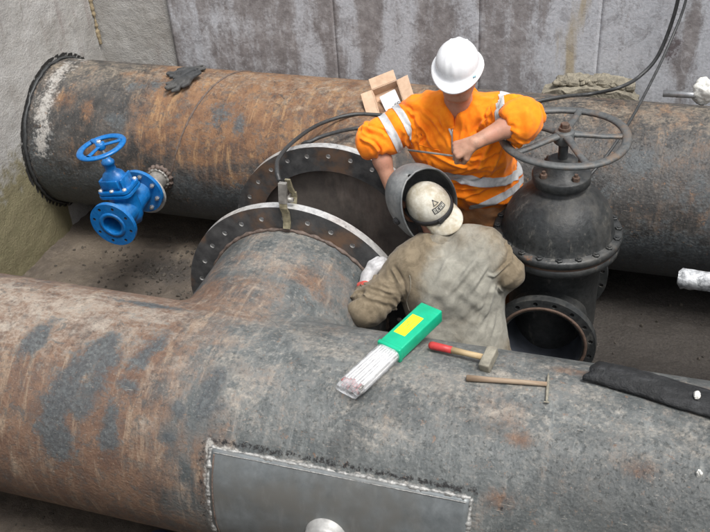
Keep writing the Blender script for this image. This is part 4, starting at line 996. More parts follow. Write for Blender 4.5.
# big sagging folds over the belly (drawn across)
n_ = normals(v, f); fr = np.clip(-n_[:, 1], 0, 1); zz = v[:, 2]+.35*np.abs(v[:, 0]+.80)+.03*snoise(v, (5, 5, 5)); v = v+n_*(fr*.013*(1-2*np.abs(np.sin(zz*30)))*np.clip(1-abs(zz-1.18)/.16, 0, 1))[:, None]
v = relax(v, f, 1, .4)
sh = mesh_obj('shirt', v, f, M['orange'], A)
front = lambda q: q.y < 4.2
torso_only = lambda q: abs(q.x+.79) < .215+.25*max(0, 1.32-q.z) and q.z < 1.42
cut_band(sh, 'reflective_band', (-.78, 3.68, 1.245), (.10, .18, 1), .024, (-.78, 3.85, 1.25), .34, M['reflective'], A, lim=torso_only)
cut_band(sh, 'reflective_band', (-.70, 3.68, 1.105), (-.42, .18, 1), .020, (-.60, 3.80, 1.12), .19, M['reflective'], A, lim=torso_only)
dR = (elR-shR)/np.linalg.norm(elR-shR); dL = (elL-shL)/np.linalg.norm(elL-shL)
cut_band(sh, 'reflective_band', shR+dR*.07, dR, .016, shR+dR*.1, .15, M['reflective'], A, lim=lambda q: q.x < -1.02)
cut_band(sh, 'reflective_band', shR+dR*.145, dR, .018, shR+dR*.17, .14, M['reflective'], A, lim=lambda q: q.x < -1.04)
bc_ = pt(505, 112, 3.70); cut_band(sh, 'reflective_band', bc_, (1, .10, .22), .024, bc_, .17, M['reflective'], A, lim=lambda q: q.z > 1.36)
# rolled sleeve ends
def rolled(c, d, r, parent, mat, rad=.010):
    Q = frame(d); bm = bmesh.new(); rg = []
    for i in range(48):
        a = 2*PI*i/48; rr_ = r*(1+.05*math.sin(3*a+1)+.04*math.sin(7*a)); cc_ = Vector(c)+Q.col[0]*rr_*math.cos(a)+Q.col[1]*rr_*math.sin(a)
        o_ = (Q.col[0]*math.cos(a)+Q.col[1]*math.sin(a)); rg.append([bm.verts.new(cc_+o_*rad*math.cos(b)+Q.col[2]*rad*1.9*math.sin(b)) for b in [2*PI*k/8 for k in range(8)]])
    for i in range(48):
        for k in range(8): bm.faces.new((rg[i][k], rg[(i+1) % 48][k], rg[(i+1) % 48][(k+1) % 8], rg[i][(k+1) % 8]))
    return bm_obj('sleeve_cuff', bm, mat, parent)
rolled(sER, wrR-elR, .051, A, M['orange'], .007); rolled(sEL, wrL-elL, .056, A, M['orange'], .007)
# collar and zip
bm = bmesh.new(); L1 = []; 
for i in range(40):
    a = R(-62)+(2*PI-R(56))*i/39; ca, sa = math.sin(a+PI/2+R(62)+0), 0
    ang = R(-90)+R(30)+(2*PI-R(60))*i/39
    base = nek+vv(.075*math.cos(ang), .080*math.sin(ang)+.005, -.012+.030*math.sin(ang)); top = nek+vv(.082*math.cos(ang), .090*math.sin(ang)+.004, .030+.034*math.sin(ang))
    mid_ = nek+vv(.098*math.cos(ang), .104*math.sin(ang)+.004, .004+.034*math.sin(ang)); L1.append([bm.verts.new(p) for p in (base, top, mid_)])
for i in range(39):
    for k in range(2): bm.faces.new((L1[i][k], L1[i+1][k], L1[i+1][k+1], L1[i][k+1]))
cl_ = bm_obj('collar', bm, M['orange'], A); sm_ = cl_.modifiers.new('thick', 'SOLIDIFY'); sm_.thickness = .005
def shirt_front(x, z):      # first surface point seen from the front
    import mathutils
    ok, loc, nn, ix = sh.ray_cast(Vector((x, 3.0, z)), Vector((0, 1, 0))); return loc if ok else Vector((x, 3.66, z))
bpy.context.view_layer.update()
zp = [shirt_front(-.832+.006*i/9, 1.505-.012*i)+Vector((0, -.002, 0)) for i in range(10)]
bm = bmesh.new(); b_tube(bm, zp, .0035, 6); bm_obj('zip', bm, M['galv'], A)
zt = shirt_front(-.838, 1.492); bm = bmesh.new(); b_box(bm, (.009, .004, .034), tr(zt+Vector((0, -.005, 0)), Euler((R(-10), R(-25), 0)).to_matrix()), .0015); bm_obj('zip_pull', bm, M['reflective'], A)
# chest pocket seam
pk = [shirt_front(-.985+.10*i/9, 1.415-.02*i/9)+Vector((0, -.001, 0)) for i in range(10)]
bm = bmesh.new(); b_tube(bm, pk, .0022, 5); bm_obj('pocket_seam', bm, M['orange'], A)
# trousers, boots
V = Vol((-1.1, 3.6, .0), (-.45, 4.15, 1.10), .0085)
for s in (-1, 1):
    hip = pel+lat*s*.095-vv(0, 0, .04); kn = vv(hip[0]+s*.04, hip[1]-.03, .50); an = vv(kn[0]+s*.03, kn[1]+.03, .10)
    V.chain([hip, kn, an], [.120, .088, .078], .03); V.cap(pel+lat*s*.07, wai+lat*s*.055-vv(0, 0, .05), .130, .118, .04)
V.cut(vv(0, 0, .07), vv(0, 0, -1)); v, f = V.mesh(); v = relax(v, f, 1); v = wrinkle(v, f, .009, [(1, np.eye(3), (5, 5, 16)), (.5, np.eye(3), (14, 14, 14))]); mesh_obj('trousers', v, f, M['tan_trouser'], A)
for s in (-1, 1):
    an = vv(pel[0]+s*(.095+.07), pel[1], .10); V = Vol(an-vv(.1, .25, .11), an+vv(.12, .12, .08), .007)
    V.cap(an-vv(0, -.02, .02), an+vv(0, .02, .04), .052, .050, .02); V.cap(an+vv(0, .03, -.055), an+vv(s*.03, -.17, -.06), .046, .044, .02); V.cut(an-vv(0, 0, .098), vv(0, 0, -1)); v, f = V.mesh(); mesh_obj('boot', v, f, M['dark_trouser'], A)
# hard hat: ridged shell with a rain gutter and peak
def dome(c, l, f_, u, rl, rf, ru, name, mat, parent, ridge=True, na=72, nr=26, low=0.0):
    bm = bmesh.new(); rows = []
    for j in range(nr+1):
        ph = (PI/2)*(1-j/nr)*1.0; row = []
        for i in range(na):
            a = 2*PI*i/na; x, y, z = math.cos(a)*math.cos(ph), math.sin(a)*math.cos(ph), math.sin(ph)**.92
            e = 1.0
            if ridge:
                rr_ = abs(x)
                if rr_ < .50: e += .042*math.cos(min(rr_/.10, PI/2)*1.0)*(1 if rr_ < .157 else 0)*min(1, z*3)
                for rx in (.36,): e += .026*math.exp(-((rr_-rx)/.04)**2)*min(1, z*3)
            p = c+l*(x*rl*e)+f_*(y*rf*e)+u*(z*ru*e-low*(1-z)); row.append(p)
        rows.append(row)
    top = bm.verts.new(Vector(c+u*ru*1.03)); R_ = []
    for row in rows[1:]: R_.append([bm.verts.new(Vector(p)) for p in row])
    for i in range(na): bm.faces.new((top, R_[0][i], R_[0][(i+1) % na]))
    for a, b in zip(R_[:-1], R_[1:]):
        for i in range(na): bm.faces.new((a[i], b[i], b[(i+1) % na], a[(i+1) % na]))
    return bm, R_
hfn = hf/np.linalg.norm(hf); hun = hu-hfn*(hu@hfn); hun /= np.linalg.norm(hun); hl = np.cross(hfn, hun)
hcn = hc+hun*.046+hfn*(-.004)
bm, rows = dome(hcn, hl, hfn, hun, .092, .105, .100, '', None, None)
ed = rows[-1]; na = len(ed); prev = ed
for q, (ext, dn, pk_) in enumerate(((.003, .003, 0), (.013, .007, .016), (.019, .014, .030), (.020, .019, .032))):
    ring = []
    for i in range(na):
        a = 2*PI*i/na; x, y = math.cos(a), math.sin(a); fk = max(0, y)**1.6
        p = hcn+hl*(x*(.092+ext))+hfn*(y*(.105+ext)+fk*pk_)+hun*(-dn-fk*.012)
        ring.append(bm.verts.new(Vector(p)))
    for i in range(na): bm.faces.new((prev[i], ring[i], ring[(i+1) % na], prev[(i+1) % na]))
    prev = ring
hh = tag(bm_obj('hard_hat', bm, M['helmet'], A)); md = hh.modifiers.new('thick', 'SOLIDIFY'); md.thickness = .0035
bm = bmesh.new(); p = hcn+hl*-.085+hfn*.092+hun*.012; b_box(bm, (.016, .012, .002), tr(p, frame(hl*-.75+hfn*.62+hun*.15))); bm_obj('helmet_sticker', bm, M['strap_clip'], hh)
# thin rod in his fist
gp = wrL+hdL/np.linalg.norm(hdL)*.088+vv(-.0, .012, -.030)
e_ = ony(408, 150, gp[1]+.02); st_ = Vector(gp)+(Vector(gp)-e_).normalized()*.05
bm = bmesh.new(); b_tube(bm, [st_, Vector(gp), e_], .0045, 10); tag(bm_obj('thin_rod', bm, M['steel'], None), 'thin grey rod held in the fist of the man in orange', 'rod')

# ---- the welder, back to us
pel, wai, che, nek = vv(-.68, 3.24, .48), vv(-.71, 3.27, .66), vv(-.765, 3.32, .90), vv(-.82, 3.385, 1.085)
hc = vv(-.885, 3.455, 1.215); lat = vv(1, .05, 0)     # lat points to his right (image right)
shR, shL = pt(411, 268, 3.30), pt(483, 252, 3.34)   # named by image side: shR = left in the picture
elR, wrR = pt(367, 309, 3.12), pt(366, 282, 3.25)
elL, wrL = pt(507, 272, 3.32), pt(486, 300, 3.50)
hf = vv(-.62, .72, -.30); hu = vv(-.50, -.12, .86)
B_ = thing('person', (-.7, 3.3, 0), 'welder seen from behind in dusty grey jacket, dirty white cap and dark mask', 'person')
V = Vol((-1.30, 2.90, 0), (-.34, 3.80, 1.40), .005)
add_torso(V, pel, wai, che, nek, shR, shL, lat)
V.cap(nek-vv(0, 0, .02), hc-vv(0, 0, .04), .056, .052, .03)
HP, HQ = add_head(V, hc, hf, hu)
V.chain([shR, elR], [.050, .042], .03); V.chain([elR, wrR], [.040, .027], .02)
V.chain([shL, elL], [.050, .042], .03); V.chain([elL, wrL], [.040, .027], .02)
hdR = pt(377, 260, 3.31)-wrR; add_hand(V, wrR, hdR, vv(.35, .15, -.9), 1, (.75, .9, .6)); add_hand(V, wrL, wrL-elL, vv(-.3, 0, -1), -1, (.6, .8, .5))
for s in (-1, 1):
    hip = pel+lat*s*.095-vv(0, 0, .03); kn = vv(hip[0]+s*.05, hip[1]+.16, .085); an = vv(kn[0], kn[1]-.36, .075)
    V.chain([hip, kn, an], [.092, .056, .040], .03); V.cap(an, an+vv(0, -.02, -.03), .034, .03, .02)
v, f = V.mesh(); v = relax(v, f, 1, .4); mesh_obj('body', v, f, M['skin'], B_)
for s in (-1, 1):
    bm = bmesh.new(); bmesh.ops.create_uvsphere(bm, u_segments=12, v_segments=8, radius=.0075, matrix=Matrix.Translation(Vector(HP(s*.031, .0755, .001)))); bm_obj('eye', bm, M['eye'], B_)
V = Vol((-1.27, 2.96, .42), (-.34, 3.66, 1.20), .0052)
add_torso(V, pel+vv(0, 0, .03), wai, che, nek-vv(0, 0, .03), shR, shL, lat, .034, .06)
V.chain([shR, elR, wrR-(wrR-elR)*.34], [.074, .060, .043], .018); V.chain([shL, elL, wrL-(wrL-elL)*.08], [.074, .056, .046], .025)
V.ell(che+vv(.0, -.03, .06), (.20, .12, .15), None, .05); V.ell(shL+vv(-.03, -.03, -.08), (.075, .09, .10), None, .05)
V.cap(nek-vv(0, 0, .06), hc, .056, .075, .010, sub=True); V.cap(wrR-(wrR-elR)*.26, wrR+(wrR-elR)*.5, .040, .05, .004, sub=True); V.cap(wrL, wrL+(wrL-elL)*.5, .036, .05, .004, sub=True)
V.cut(vv(0, 0, .44), vv(0, 0, -1))
v, f = V.mesh(); v = relax(v, f, 2)
v = wrinkle(v, f, .0085, [(1.0, along(shL, pel), (2.2, 8, 8)), (.8, along(nek, pel), (2.0, 9, 9)), (.2, np.eye(3), (18, 18, 18))], 11)
for a, b, q in ((shR, elR, 1), (elR, wrR, 1.1), (shL, elL, .9)):
    w_ = segw(v, a, b, .14)[:, None]; n_ = normals(v, f); v = v+n_*w_*.017*q*ridged(v, along(a, b), (22, 6, 6), 9)[:, None]
n_ = normals(v, f)
v = relax(v, f, 1, .4); n_ = normals(v, f); rg_ = random.Random(9); it = []; fc = np.array([0, -.8, .6])
P2 = lambda x, y, d=3.2: np.array(ony(x, y, d))
for a, b, w_, h_ in (((488, 250), (440, 300), .011, .013), ((494, 262), (452, 322), .010, .012), ((480, 246), (430, 264), .009, .010), ((498, 280), (470, 334), .009, .010), ((446, 262), (418, 316), .008, .008),
    ((486, 300), (440, 340), .009, .010), ((430, 300), (408, 335), .009, .010), ((476, 290), (462, 345), .008, .009), ((500, 300), (488, 350), .008, .009), ((450, 310), (430, 345), .008, .009)):
    it.append(rfold(rg_, P2(*a), P2(*b), .018, w_, h_))
v = folds(v, f, it, fc); it = []
for s0, s1, rr0, nn_ in ((shR, elR, .070, 12), (elR, wrR, .056, 8), (shL, elL, .070, 8)):
    ax = (s1-s0)/np.linalg.norm(s1-s0); Q_ = np.array(frame(ax))
    for k in range(nn_):
        t = rg_.uniform(.1, 1.0); c_ = s0+(s1-s0)*t; a0 = rg_.uniform(0, 2*PI); sp_ = rg_.uniform(.9, 2.0); sk = rg_.uniform(-.04, .04)
        it.append(([c_+(Q_[:, 0]*math.cos(a0+sp_*u)+Q_[:, 1]*math.sin(a0+sp_*u))*rr0+ax*sk*(u-.5)*2 for u in np.linspace(0, 1, 5)], rg_.uniform(.006, .010), rg_.uniform(.008, .013)))
v = folds(v, f, it); n_ = normals(v, f)
# cloth drags from the raised shoulder across the back
bk = np.clip(-n_[:, 1]+.3, 0, 1); t = (v[:, 0]+.60)*.75+(v[:, 2]-1.0); w_ = np.clip(1-np.abs(t+.12)/.25, 0, 1); v = v+n_*(bk*w_*.0022*np.sin(t*60+3*snoise(v, (6, 6, 6))))[:, None]
v = relax(v, f, 1, .4)
jk = mesh_obj('jacket', v, f, M['welder_cloth'], B_)
cw = np.clip(1-np.hypot((v[:, 0]+.68)/.27, (v[:, 2]-.85)/.50), 0, 1)*2.2; arm = np.maximum(segw(v, shR+(elR-shR)*.25, elR, .12), segw(v, elR, wrR, .12)); arm = np.maximum(arm, segw(v, shL+(elL-shL)*.2, elL, .10))
set_attr(jk, 'clean', np.clip(cw-arm*1.5+.05, 0, 1)*.75)
# seams: yoke, centre back, collar
def back_surf(x, z):
    ok, loc, nn, ix = jk.ray_cast(Vector((x, 2.6, z)), Vector((0, 1, 0))); return (loc+nn*.001) if ok else None
bpy.context.view_layer.update()
def seam(pts, name='seam', rad=.0018):
    q = [back_surf(*p) for p in pts]; q = [p for p in q if p is not None]
    if len(q) > 3: bm = bmesh.new(); b_tube(bm, q, rad, 5); so_ = bm_obj(name, bm, M['welder_cloth'], B_); set_attr(so_, 'clean', [.55]*len(so_.data.vertices))
seam([(-.915+.01*math.sin(i*.4), 1.03-.18*i/16) for i in range(17)])
bm = bmesh.new(); L1 = []; fnk = (hc-nek)/np.linalg.norm(hc-nek); Q = np.array(frame(fnk))
for i in range(40):
    a = 2*PI*i/40; e = Q[:, 0]*math.cos(a)+Q[:, 1]*math.sin(a); wv = 1+.03*math.sin(5*a)
    L1.append([bm.verts.new(nek+e*r_1*wv+fnk*h_1) for r_1, h_1 in ((.080, -.030), (.074, -.002), (.070, .030), (.077, .040), (.092, .018), (.102, -.014))])
for i in range(40):
    for k in range(5): bm.faces.new((L1[i][k], L1[(i+1) % 40][k], L1[(i+1) % 40][k+1], L1[i][k+1]))
c2 = bm_obj('collar', bm, M['welder_cloth'], B_); set_attr(c2, 'clean', [.5]*len(c2.data.vertices)); c2.modifiers.new('thick', 'SOLIDIFY').thickness = .004
V = Vol((-1.0, 2.82, .0), (-.40, 3.62, .62), .0085)
for s in (-1, 1):
    hip = pel+lat*s*.095-vv(0, 0, .03); kn = vv(hip[0]+s*.05, hip[1]+.16, .085); an = vv(kn[0], kn[1]-.36, .075)
    V.chain([hip, kn, an], [.118, .080, .060], .03); V.cap(pel+lat*s*.07, wai+lat*s*.055-vv(0, 0, .05), .128, .12, .04)
v, f = V.mesh(); v = relax(v, f, 1); v = wrinkle(v, f, .008, [(1, np.eye(3), (6, 6, 14))]); mesh_obj('trousers', v, f, M['dark_trouser'], B_)
for s in (-1, 1):
    an = vv(pel[0]+s*.145, pel[1]+.16-.38, .075); V = Vol(an-vv(.1, .2, .08), an+vv(.1, .1, .09), .007)
    V.cap(an, an+vv(0, -.06, -.005), .050, .05, .02); V.cap(an+vv(0, -.07, .01), an+vv(0, -.09, -.03), .045, .035, .02); v, f = V.mesh(); mesh_obj('boot', v, f, M['dark_trouser'], B_)
# knitted glove with red cuff
V = Vol(wrR-.16, wrR+.19, .0042); add_hand(V, wrR, hdR, vv(.35, .15, -.9), 1, (.75, .9, .6), inf=.0035, k=.01); V.cap(wrR-(wrR-elR)*.22, wrR+hdR/np.linalg.norm(hdR)*.03, .036, .034, .015)
v, f = V.mesh(); v = relax(v, f, 1); mesh_obj('glove', v, f, M['glove'], B_)
rolled(wrR-(wrR-elR)*.20, hdR*.3+(wrR-elR), .040, B_, M['red_cuff'], .0065).name = 'glove_cuff'
V = Vol(wrL-.16, wrL+.19, .005); add_hand(V, wrL, wrL-elL, vv(-.3, 0, -1), -1, (.6, .8, .5), inf=.0035); V.cap(wrL-(wrL-elL)*.06, wrL, .037, .034, .015); v, f = V.mesh(); mesh_obj('glove', v, f, M['glove'], B_)
# cap worn back to front
hfn = hf/np.linalg.norm(hf); hun = hu-hfn*(hu@hfn); hun /= np.linalg.norm(hun); hl = np.cross(hfn, hun)
cu = hun*.93-hfn*.36; cu /= np.linalg.norm(cu); cf = hfn-cu*(hfn@cu); cf /= np.linalg.norm(cf)      # cap sits tipped back
cc_ = hc+hun*.022-hfn*.014; RL, RF, RU = .094, .112, .106
bm, rows = dome(cc_, hl, cf, cu, RL, RF, RU, '', None, None, ridge=False); prev = rows[-1]; na = len(prev)
ring = [bm.verts.new(v_.co-Vector(cu)*.022) for v_ in prev]
for i in range(na): bm.faces.new((prev[i], ring[i], ring[(i+1) % na], prev[(i+1) % na]))
cp = bm_obj('cap', bm, M['cap'], B_); cp.modifiers.new('thick', 'SOLIDIFY').thickness = .003
bm = bmesh.new(); rw = []
for j in range(9):
    t = j/8; row = []
    for i in range(25):
        s = -1+2*i/24; a = s*1.02
        base = cc_+hl*(RL*math.sin(a))-cf*(RF*math.cos(a))-cu*.018
        out = -cf*(.070*t*math.cos(s*1.25)**.6)-cu*(.030*t*(1-.1*s*s)+.018*t*t*s*s)
        row.append(bm.verts.new(Vector(base+out+hl*(s*.004*t))))
    rw.append(row)
for a, b in zip(rw[:-1], rw[1:]):
    for i in range(24): bm.faces.new((a[i], b[i], b[i+1], a[i+1]))
pk2 = bm_obj('cap_peak', bm, M['cap'], cp); pk2.modifiers.new('thick', 'SOLIDIFY').thickness = .004
def on_cap(a, e, off=.002):   # a: lateral angle, e: elevation on the cap, seen from behind
    x, y, z = math.sin(a)*math.cos(e), -math.cos(a)*math.cos(e), max(math.sin(e), 0)**.92
    return Vector(cc_+hl*(x*(RL+off))+cf*(y*(RF+off))+cu*(z*(RU+off)-max(0, -math.sin(e))*.05))
def patch(name, a0, a1, e0, e1, off, mat, par, n1=10, n2=5, shape=None):
    bm = bmesh.new(); g = [[bm.verts.new(on_cap(a0+(a1-a0)*i/n1, e0+(e1-e0)*j/n2, off)) for i in range(n1+1)] for j in range(n2+1)]
    for j in range(n2):
        for i in range(n1):
            if shape is None or shape((i+.5)/n1, (j+.5)/n2): bm.faces.new((g[j][i], g[j][i+1], g[j+1][i+1], g[j+1][i]))
    return bm_obj(name, bm, mat, par)
patch('cap_print', -.36, .36, .30, .56, .0012, M['print'], cp)
glyph = ["###.###.#.#.#.#", "#.#.#...#.#.#.#", "##..##..#.#.###", "#.#.#...###.###", "###.###.#.#.#.#"]
patch('print_lettering', -.31, .31, .34, .52, .0020, M['print_light'], cp, 15, 5, lambda a, b: glyph[4-min(4, int(b*5))][min(14, int(a*15))] == '#')
patch('print_emblem', -.20, .20, .62, .92, .0012, M['print'], cp, 14, 10, lambda a, b: abs(a-.5) < .5*(1-b) and (abs(a-.5) > .5*(1-b)-.14 or b < .12))
# head strap of the mask
bm = bmesh.new(); rg = []
for i in range(72):
    a = 2*PI*i/72; tl = .030
    p0 = cc_+hl*(math.sin(a)*(RL+.004))-cf*(math.cos(a)*(RF+.004))-cu*(.004+.0*math.cos(a))
    rg.append([bm.verts.new(Vector(p0+cu*dz+(hl*math.sin(a)-cf*math.cos(a))*dr)) for dz, dr in ((-.012, 0), (-.012, .003), (.013, .0025), (.013, -.001))])
for i in range(72):
    for k in range(4): bm.faces.new((rg[i][k], rg[(i+1) % 72][k], rg[(i+1) % 72][(k+1) % 4], rg[i][(k+1) % 4]))
bm_obj('head_strap', bm, M['black_strap'], B_, autosmooth=.8)
bm = bmesh.new(); b_box(bm, (.032, .026, .008), tr(on_cap(-.22, .0, .011), frame(-cf, hl)), .003); bm_obj('strap_buckle', bm, M['black_strap'], B_)
# mask shell in front of the face
bm = bmesh.new(); mask_f = vv(-.80, .56, -.02); mask_f /= np.linalg.norm(mask_f); mask_u = hun-mask_f*(hun@mask_f); mask_u /= np.linalg.norm(mask_u); hl0, hfn0, hun0 = hl, hfn, hun; hl, hfn, hun = np.cross(mask_f, mask_u), mask_f, mask_u; mc = hc+hfn*.040+hun*.010; gr = []
for j in range(29):
    e = R(-62)+R(62+89)*j/28; row = []
    for i in range(41):
        a = R(-104)+R(208)*i/40; ce = max(math.cos(e), .02)**.75
        x = math.sin(a)*.148*ce; y = (max(math.cos(a), -.4))*(.185)*ce; z = math.sin(e)*(.185 if e > 0 else .20)
        y += .012*math.exp(-((a)/.5)**2)*math.exp(-((e-.1)/.35)**2)
        row.append(bm.verts.new(Vector(mc+hl*x+hfn*y+hun*z)))
    gr.append(row)
for a, b in zip(gr[:-1], gr[1:]):
    for i in range(40): bm.faces.new((a[i], b[i], b[i+1], a[i+1]))
mk = bm_obj('welding_mask', bm, M['mask'], B_); mk.modifiers.new('thick', 'SOLIDIFY').thickness = .005
rim = [gr[j][0] for j in range(0)]
pts = []
def mpt(i_a, e):
    ce = max(math.cos(e), .02)**.75; a = i_a; return mc+hl*math.sin(a)*.149*ce+hfn*(max(math.cos(a), -.4))*.185*ce+hun*math.sin(e)*(.185 if e > 0 else .20)
edge = [mpt(R(-104), R(-62)+R(146)*t/40) for t in range(41)]+[mpt(R(104), R(84)-R(146)*t/40) for t in range(41)]
bm = bmesh.new(); b_tube(bm, [Vector(p) for p in edge], .0045, 8); bm_obj('mask_rim', bm, M['mask'], mk)
for s in (-1, 1):
    bm = bmesh.new(); b_lathe(bm, [(.018, 0), (.018, .008), (.012, .014), (0, .014)], tr(mpt(s*R(86), R(8)), frame(hl*s)), 20); bm_obj('pivot_knob', bm, M['black_strap'], mk)
# electrode held in the glove
g0 = Vector(wrR+hdR/np.linalg.norm(hdR)*.085+vv(.01, 0, -.01)); g1 = ony(410, 238, 3.50)
bm = bmesh.new(); b_tube(bm, [g0+(g0-g1).normalized()*.03, g0, g1], .0032, 8); tag(bm_obj('welding_electrode', bm, M['steel'], None), "thin grey electrode held in the welder's gloved hand at the flange edge", 'electrode')

# ------------------------------------------------------------------ cables and clamp
def cable(pts, rad, label, mat=M['rubber']):
    bm = bmesh.new(); b_tube(bm, spline(pts, 10), rad, 10); return tag(bm_obj('cable', bm, mat, None), label, 'cable')
def onp(px, py, lift=.012): q = oncyl(px, py, AX2, PR+lift); return q
cable([ony(684, -60, 5.30), ony(678, 0, 5.30), ony(660, 52, 5.26), ony(640, 76, 5.18), ony(618, 88, 5.02), onp(590, 94), onp(560, 97), onp(530, 103), onp(495, 112), onp(450, 118), onp(410, 118, .03), onp(379, 115, .05), onp(350, 115, .07), ony(318, 125, 4.35), ony(293, 142, 3.95), ony(279, 158, 3.62), ony(277, 170, 3.42), ony(279.5, 181, 3.37)], .0105, 'thick black cable from the top right over the rear pipe to the brass clamp')
cable([onp(430, 130), onp(400, 130, .05), ony(376, 128, 4.35), ony(353, 129, 4.28), ony(330, 134, 4.12), ony(312, 141, 4.03), ony(300, 152, 4.02), ony(296, 215, 4.05)], .0105, 'shorter black cable dipping behind the rear branch flange, left of the man in orange')
cable([ony(695, -60, 5.28), ony(686, 0, 5.26), ony(668, 47, 5.1), ony(646, 92, 4.75), ony(627, 126, 4.45), ony(605, 158, 4.22), ony(585, 182, 4.10), ony(568, 215, 4.05), ony(560, 260, 4.10)], .0075, 'thin black cable hanging from the top right down behind the open handwheel')
cl = thing('earth_clamp', (ony(285, 200, 3.33).x, 3.34, 1.20), 'brass coloured earth clamp gripping the top edge of the front branch flange', 'clamp')
cx_ = ony(284.5, 205, 3.33).x
bm = bmesh.new()
secs = [(3.318, 1.105, .010), (3.322, 1.16, .013), (3.318, 1.21, .014), (3.305, 1.25, .013), (3.318, 1.30, .011), (3.340, 1.335, .010)]
for (y0, z0, w0), (y1, z1, w1) in zip(secs[:-1], secs[1:]):
    pass
def strip(name, prof, w_, th_, mat, x=cx_):
    bm = bmesh.new(); rg = []
    for (y0, z0) in prof: rg.append([bm.verts.new((x+sx_*w_, y0+sy_*th_, z0)) for sx_, sy_ in ((-1, -.5), (1, -.5), (1, .5), (-1, .5))])
    for a, b in zip(rg[:-1], rg[1:]):
        for k in range(4): bm.faces.new((a[k], a[(k+1) % 4], b[(k+1) % 4], b[k]))
    bm.faces.new(rg[0][::-1]); bm.faces.new(rg[-1]); bmesh.ops.recalc_face_normals(bm, faces=bm.faces)
    bmesh.ops.bevel(bm, geom=list(bm.edges), offset=.0015, segments=1, affect='EDGES'); return bm_obj(name, bm, mat, cl, False)
strip('front_jaw', [(3.325, 1.100), (3.335, 1.13), (3.333, 1.18), (3.315, 1.215), (3.318, 1.245)], .017, .016, M['brass'])
strip('front_lever', [(3.318, 1.240), (3.326, 1.28), (3.338, 1.335)], .019, .020, M['steel'])
strip('rear_jaw', [(3.410, 1.13), (3.403, 1.18), (3.420, 1.215), (3.415, 1.245)], .015, .012, M['brass'], cx_+.012)
strip('rear_lever', [(3.415, 1.240), (3.392, 1.28), (3.372, 1.335)], .013, .012, M['brass'], cx_+.010)
bm = bmesh.new(); b_tube(bm, [(cx_-.02, 3.365, 1.232), (cx_+.03, 3.365, 1.232)], .012, 12); b_tube(bm, [(cx_, 3.32, 1.232), (cx_, 3.41, 1.232)], .006, 8); bm_obj('spring_pivot', bm, M['steel'], cl)

# ------------------------------------------------------------------ open cardboard box on the rear pipe
n_ = Vector((-.08, -math.sin(R(36)), math.cos(R(36)))).normalized(); e1 = Vector((math.cos(R(31)), math.sin(R(31)), 0)); e1 = (e1-n_*e1.dot(n_)).normalized(); e2 = n_.cross(e1)
BW, BD, BH = .155, .175, .065
c0 = oncyl(391, 103, AX2, PR+.004); Mx = Matrix((e1, e2, n_)).transposed()
bxo = thing('cardboard_box', c0, 'small open brown cardboard box with flaps out, lying on top of the rear pipe', 'box')
def bx_(name, size, c, rot=None, mat=M['card']):
    bm = bmesh.new(); m = Matrix.Translation(c0) @ Mx.to_4x4() @ Matrix.Translation(c); 
    if rot is not None: m = m @ rot.to_4x4()
    b_box(bm, size, m, .001, 1); return bm_obj(name, bm, mat, bxo, False)
t_ = .0045
bx_('box_bottom', (BW, BD, t_), (0, 0, t_/2))
bx_('side_panel', (BW, t_, BH-t_), (0, BD/2-t_/2, BH/2+t_/2)); bx_('side_panel', (BW, t_, BH-t_), (0, -BD/2+t_/2, BH/2+t_/2))
bx_('end_panel', (t_, BD-2*t_-.001, BH-t_), (BW/2-t_/2, 0, BH/2+t_/2)); bx_('end_panel', (t_, BD-2*t_-.001, BH-t_), (-BW/2+t_/2, 0, BH/2+t_/2))
FLP = .066
def flap(side, up_, L=FLP):
    a = R(up_)
    if side in (1, -1): bx_('flap', (L, BD-.004, .003), ((BW/2+L/2*math.cos(a))*side+.0005*side, 0, BH+.001+L/2*math.sin(a)), Euler((0, -a*side, 0)).to_matrix())
    else: s = 1 if side == 2 else -1; bx_('flap', (BW-.004, L, .003), (0, (BD/2+L/2*math.cos(a))*s+.0005*s, BH+.001+L/2*math.sin(a)), Euler((a*s, 0, 0)).to_matrix())
flap(1, 8); flap(-1, 2); flap(2, 8); flap(-2, -20)
pb = thing('paper_packet', c0+n_*.03, 'white paper packet inside the open cardboard box', 'paper')
m = Matrix.Translation(c0) @ Mx.to_4x4()
bm = bmesh.new(); b_box(bm, (.100, .110, .030), m @ Matrix.Translation((.004, -.004, t_+.017)) @ Matrix.Rotation(.12, 4, 'Z'), .006, 2); bm_obj('packet', bm, M['paper'], pb)
bm = bmesh.new()
for i, (a, b) in enumerate(((.030, -.05), (.012, -.055), (.045, -.035), (-.01, -.06))): b_lathe(bm, [(0, 0), (.008, 0), (.010, .012), (.004, .018), (0, .018)], m @ Matrix.Translation((a, b, .036)) @ Matrix.Rotation(.8*i, 4, 'X'), 10)
tag(bm_obj('small_fittings', bm, M['galv'], None), 'few small grey fittings beside the white packet in the cardboard box', 'fittings')

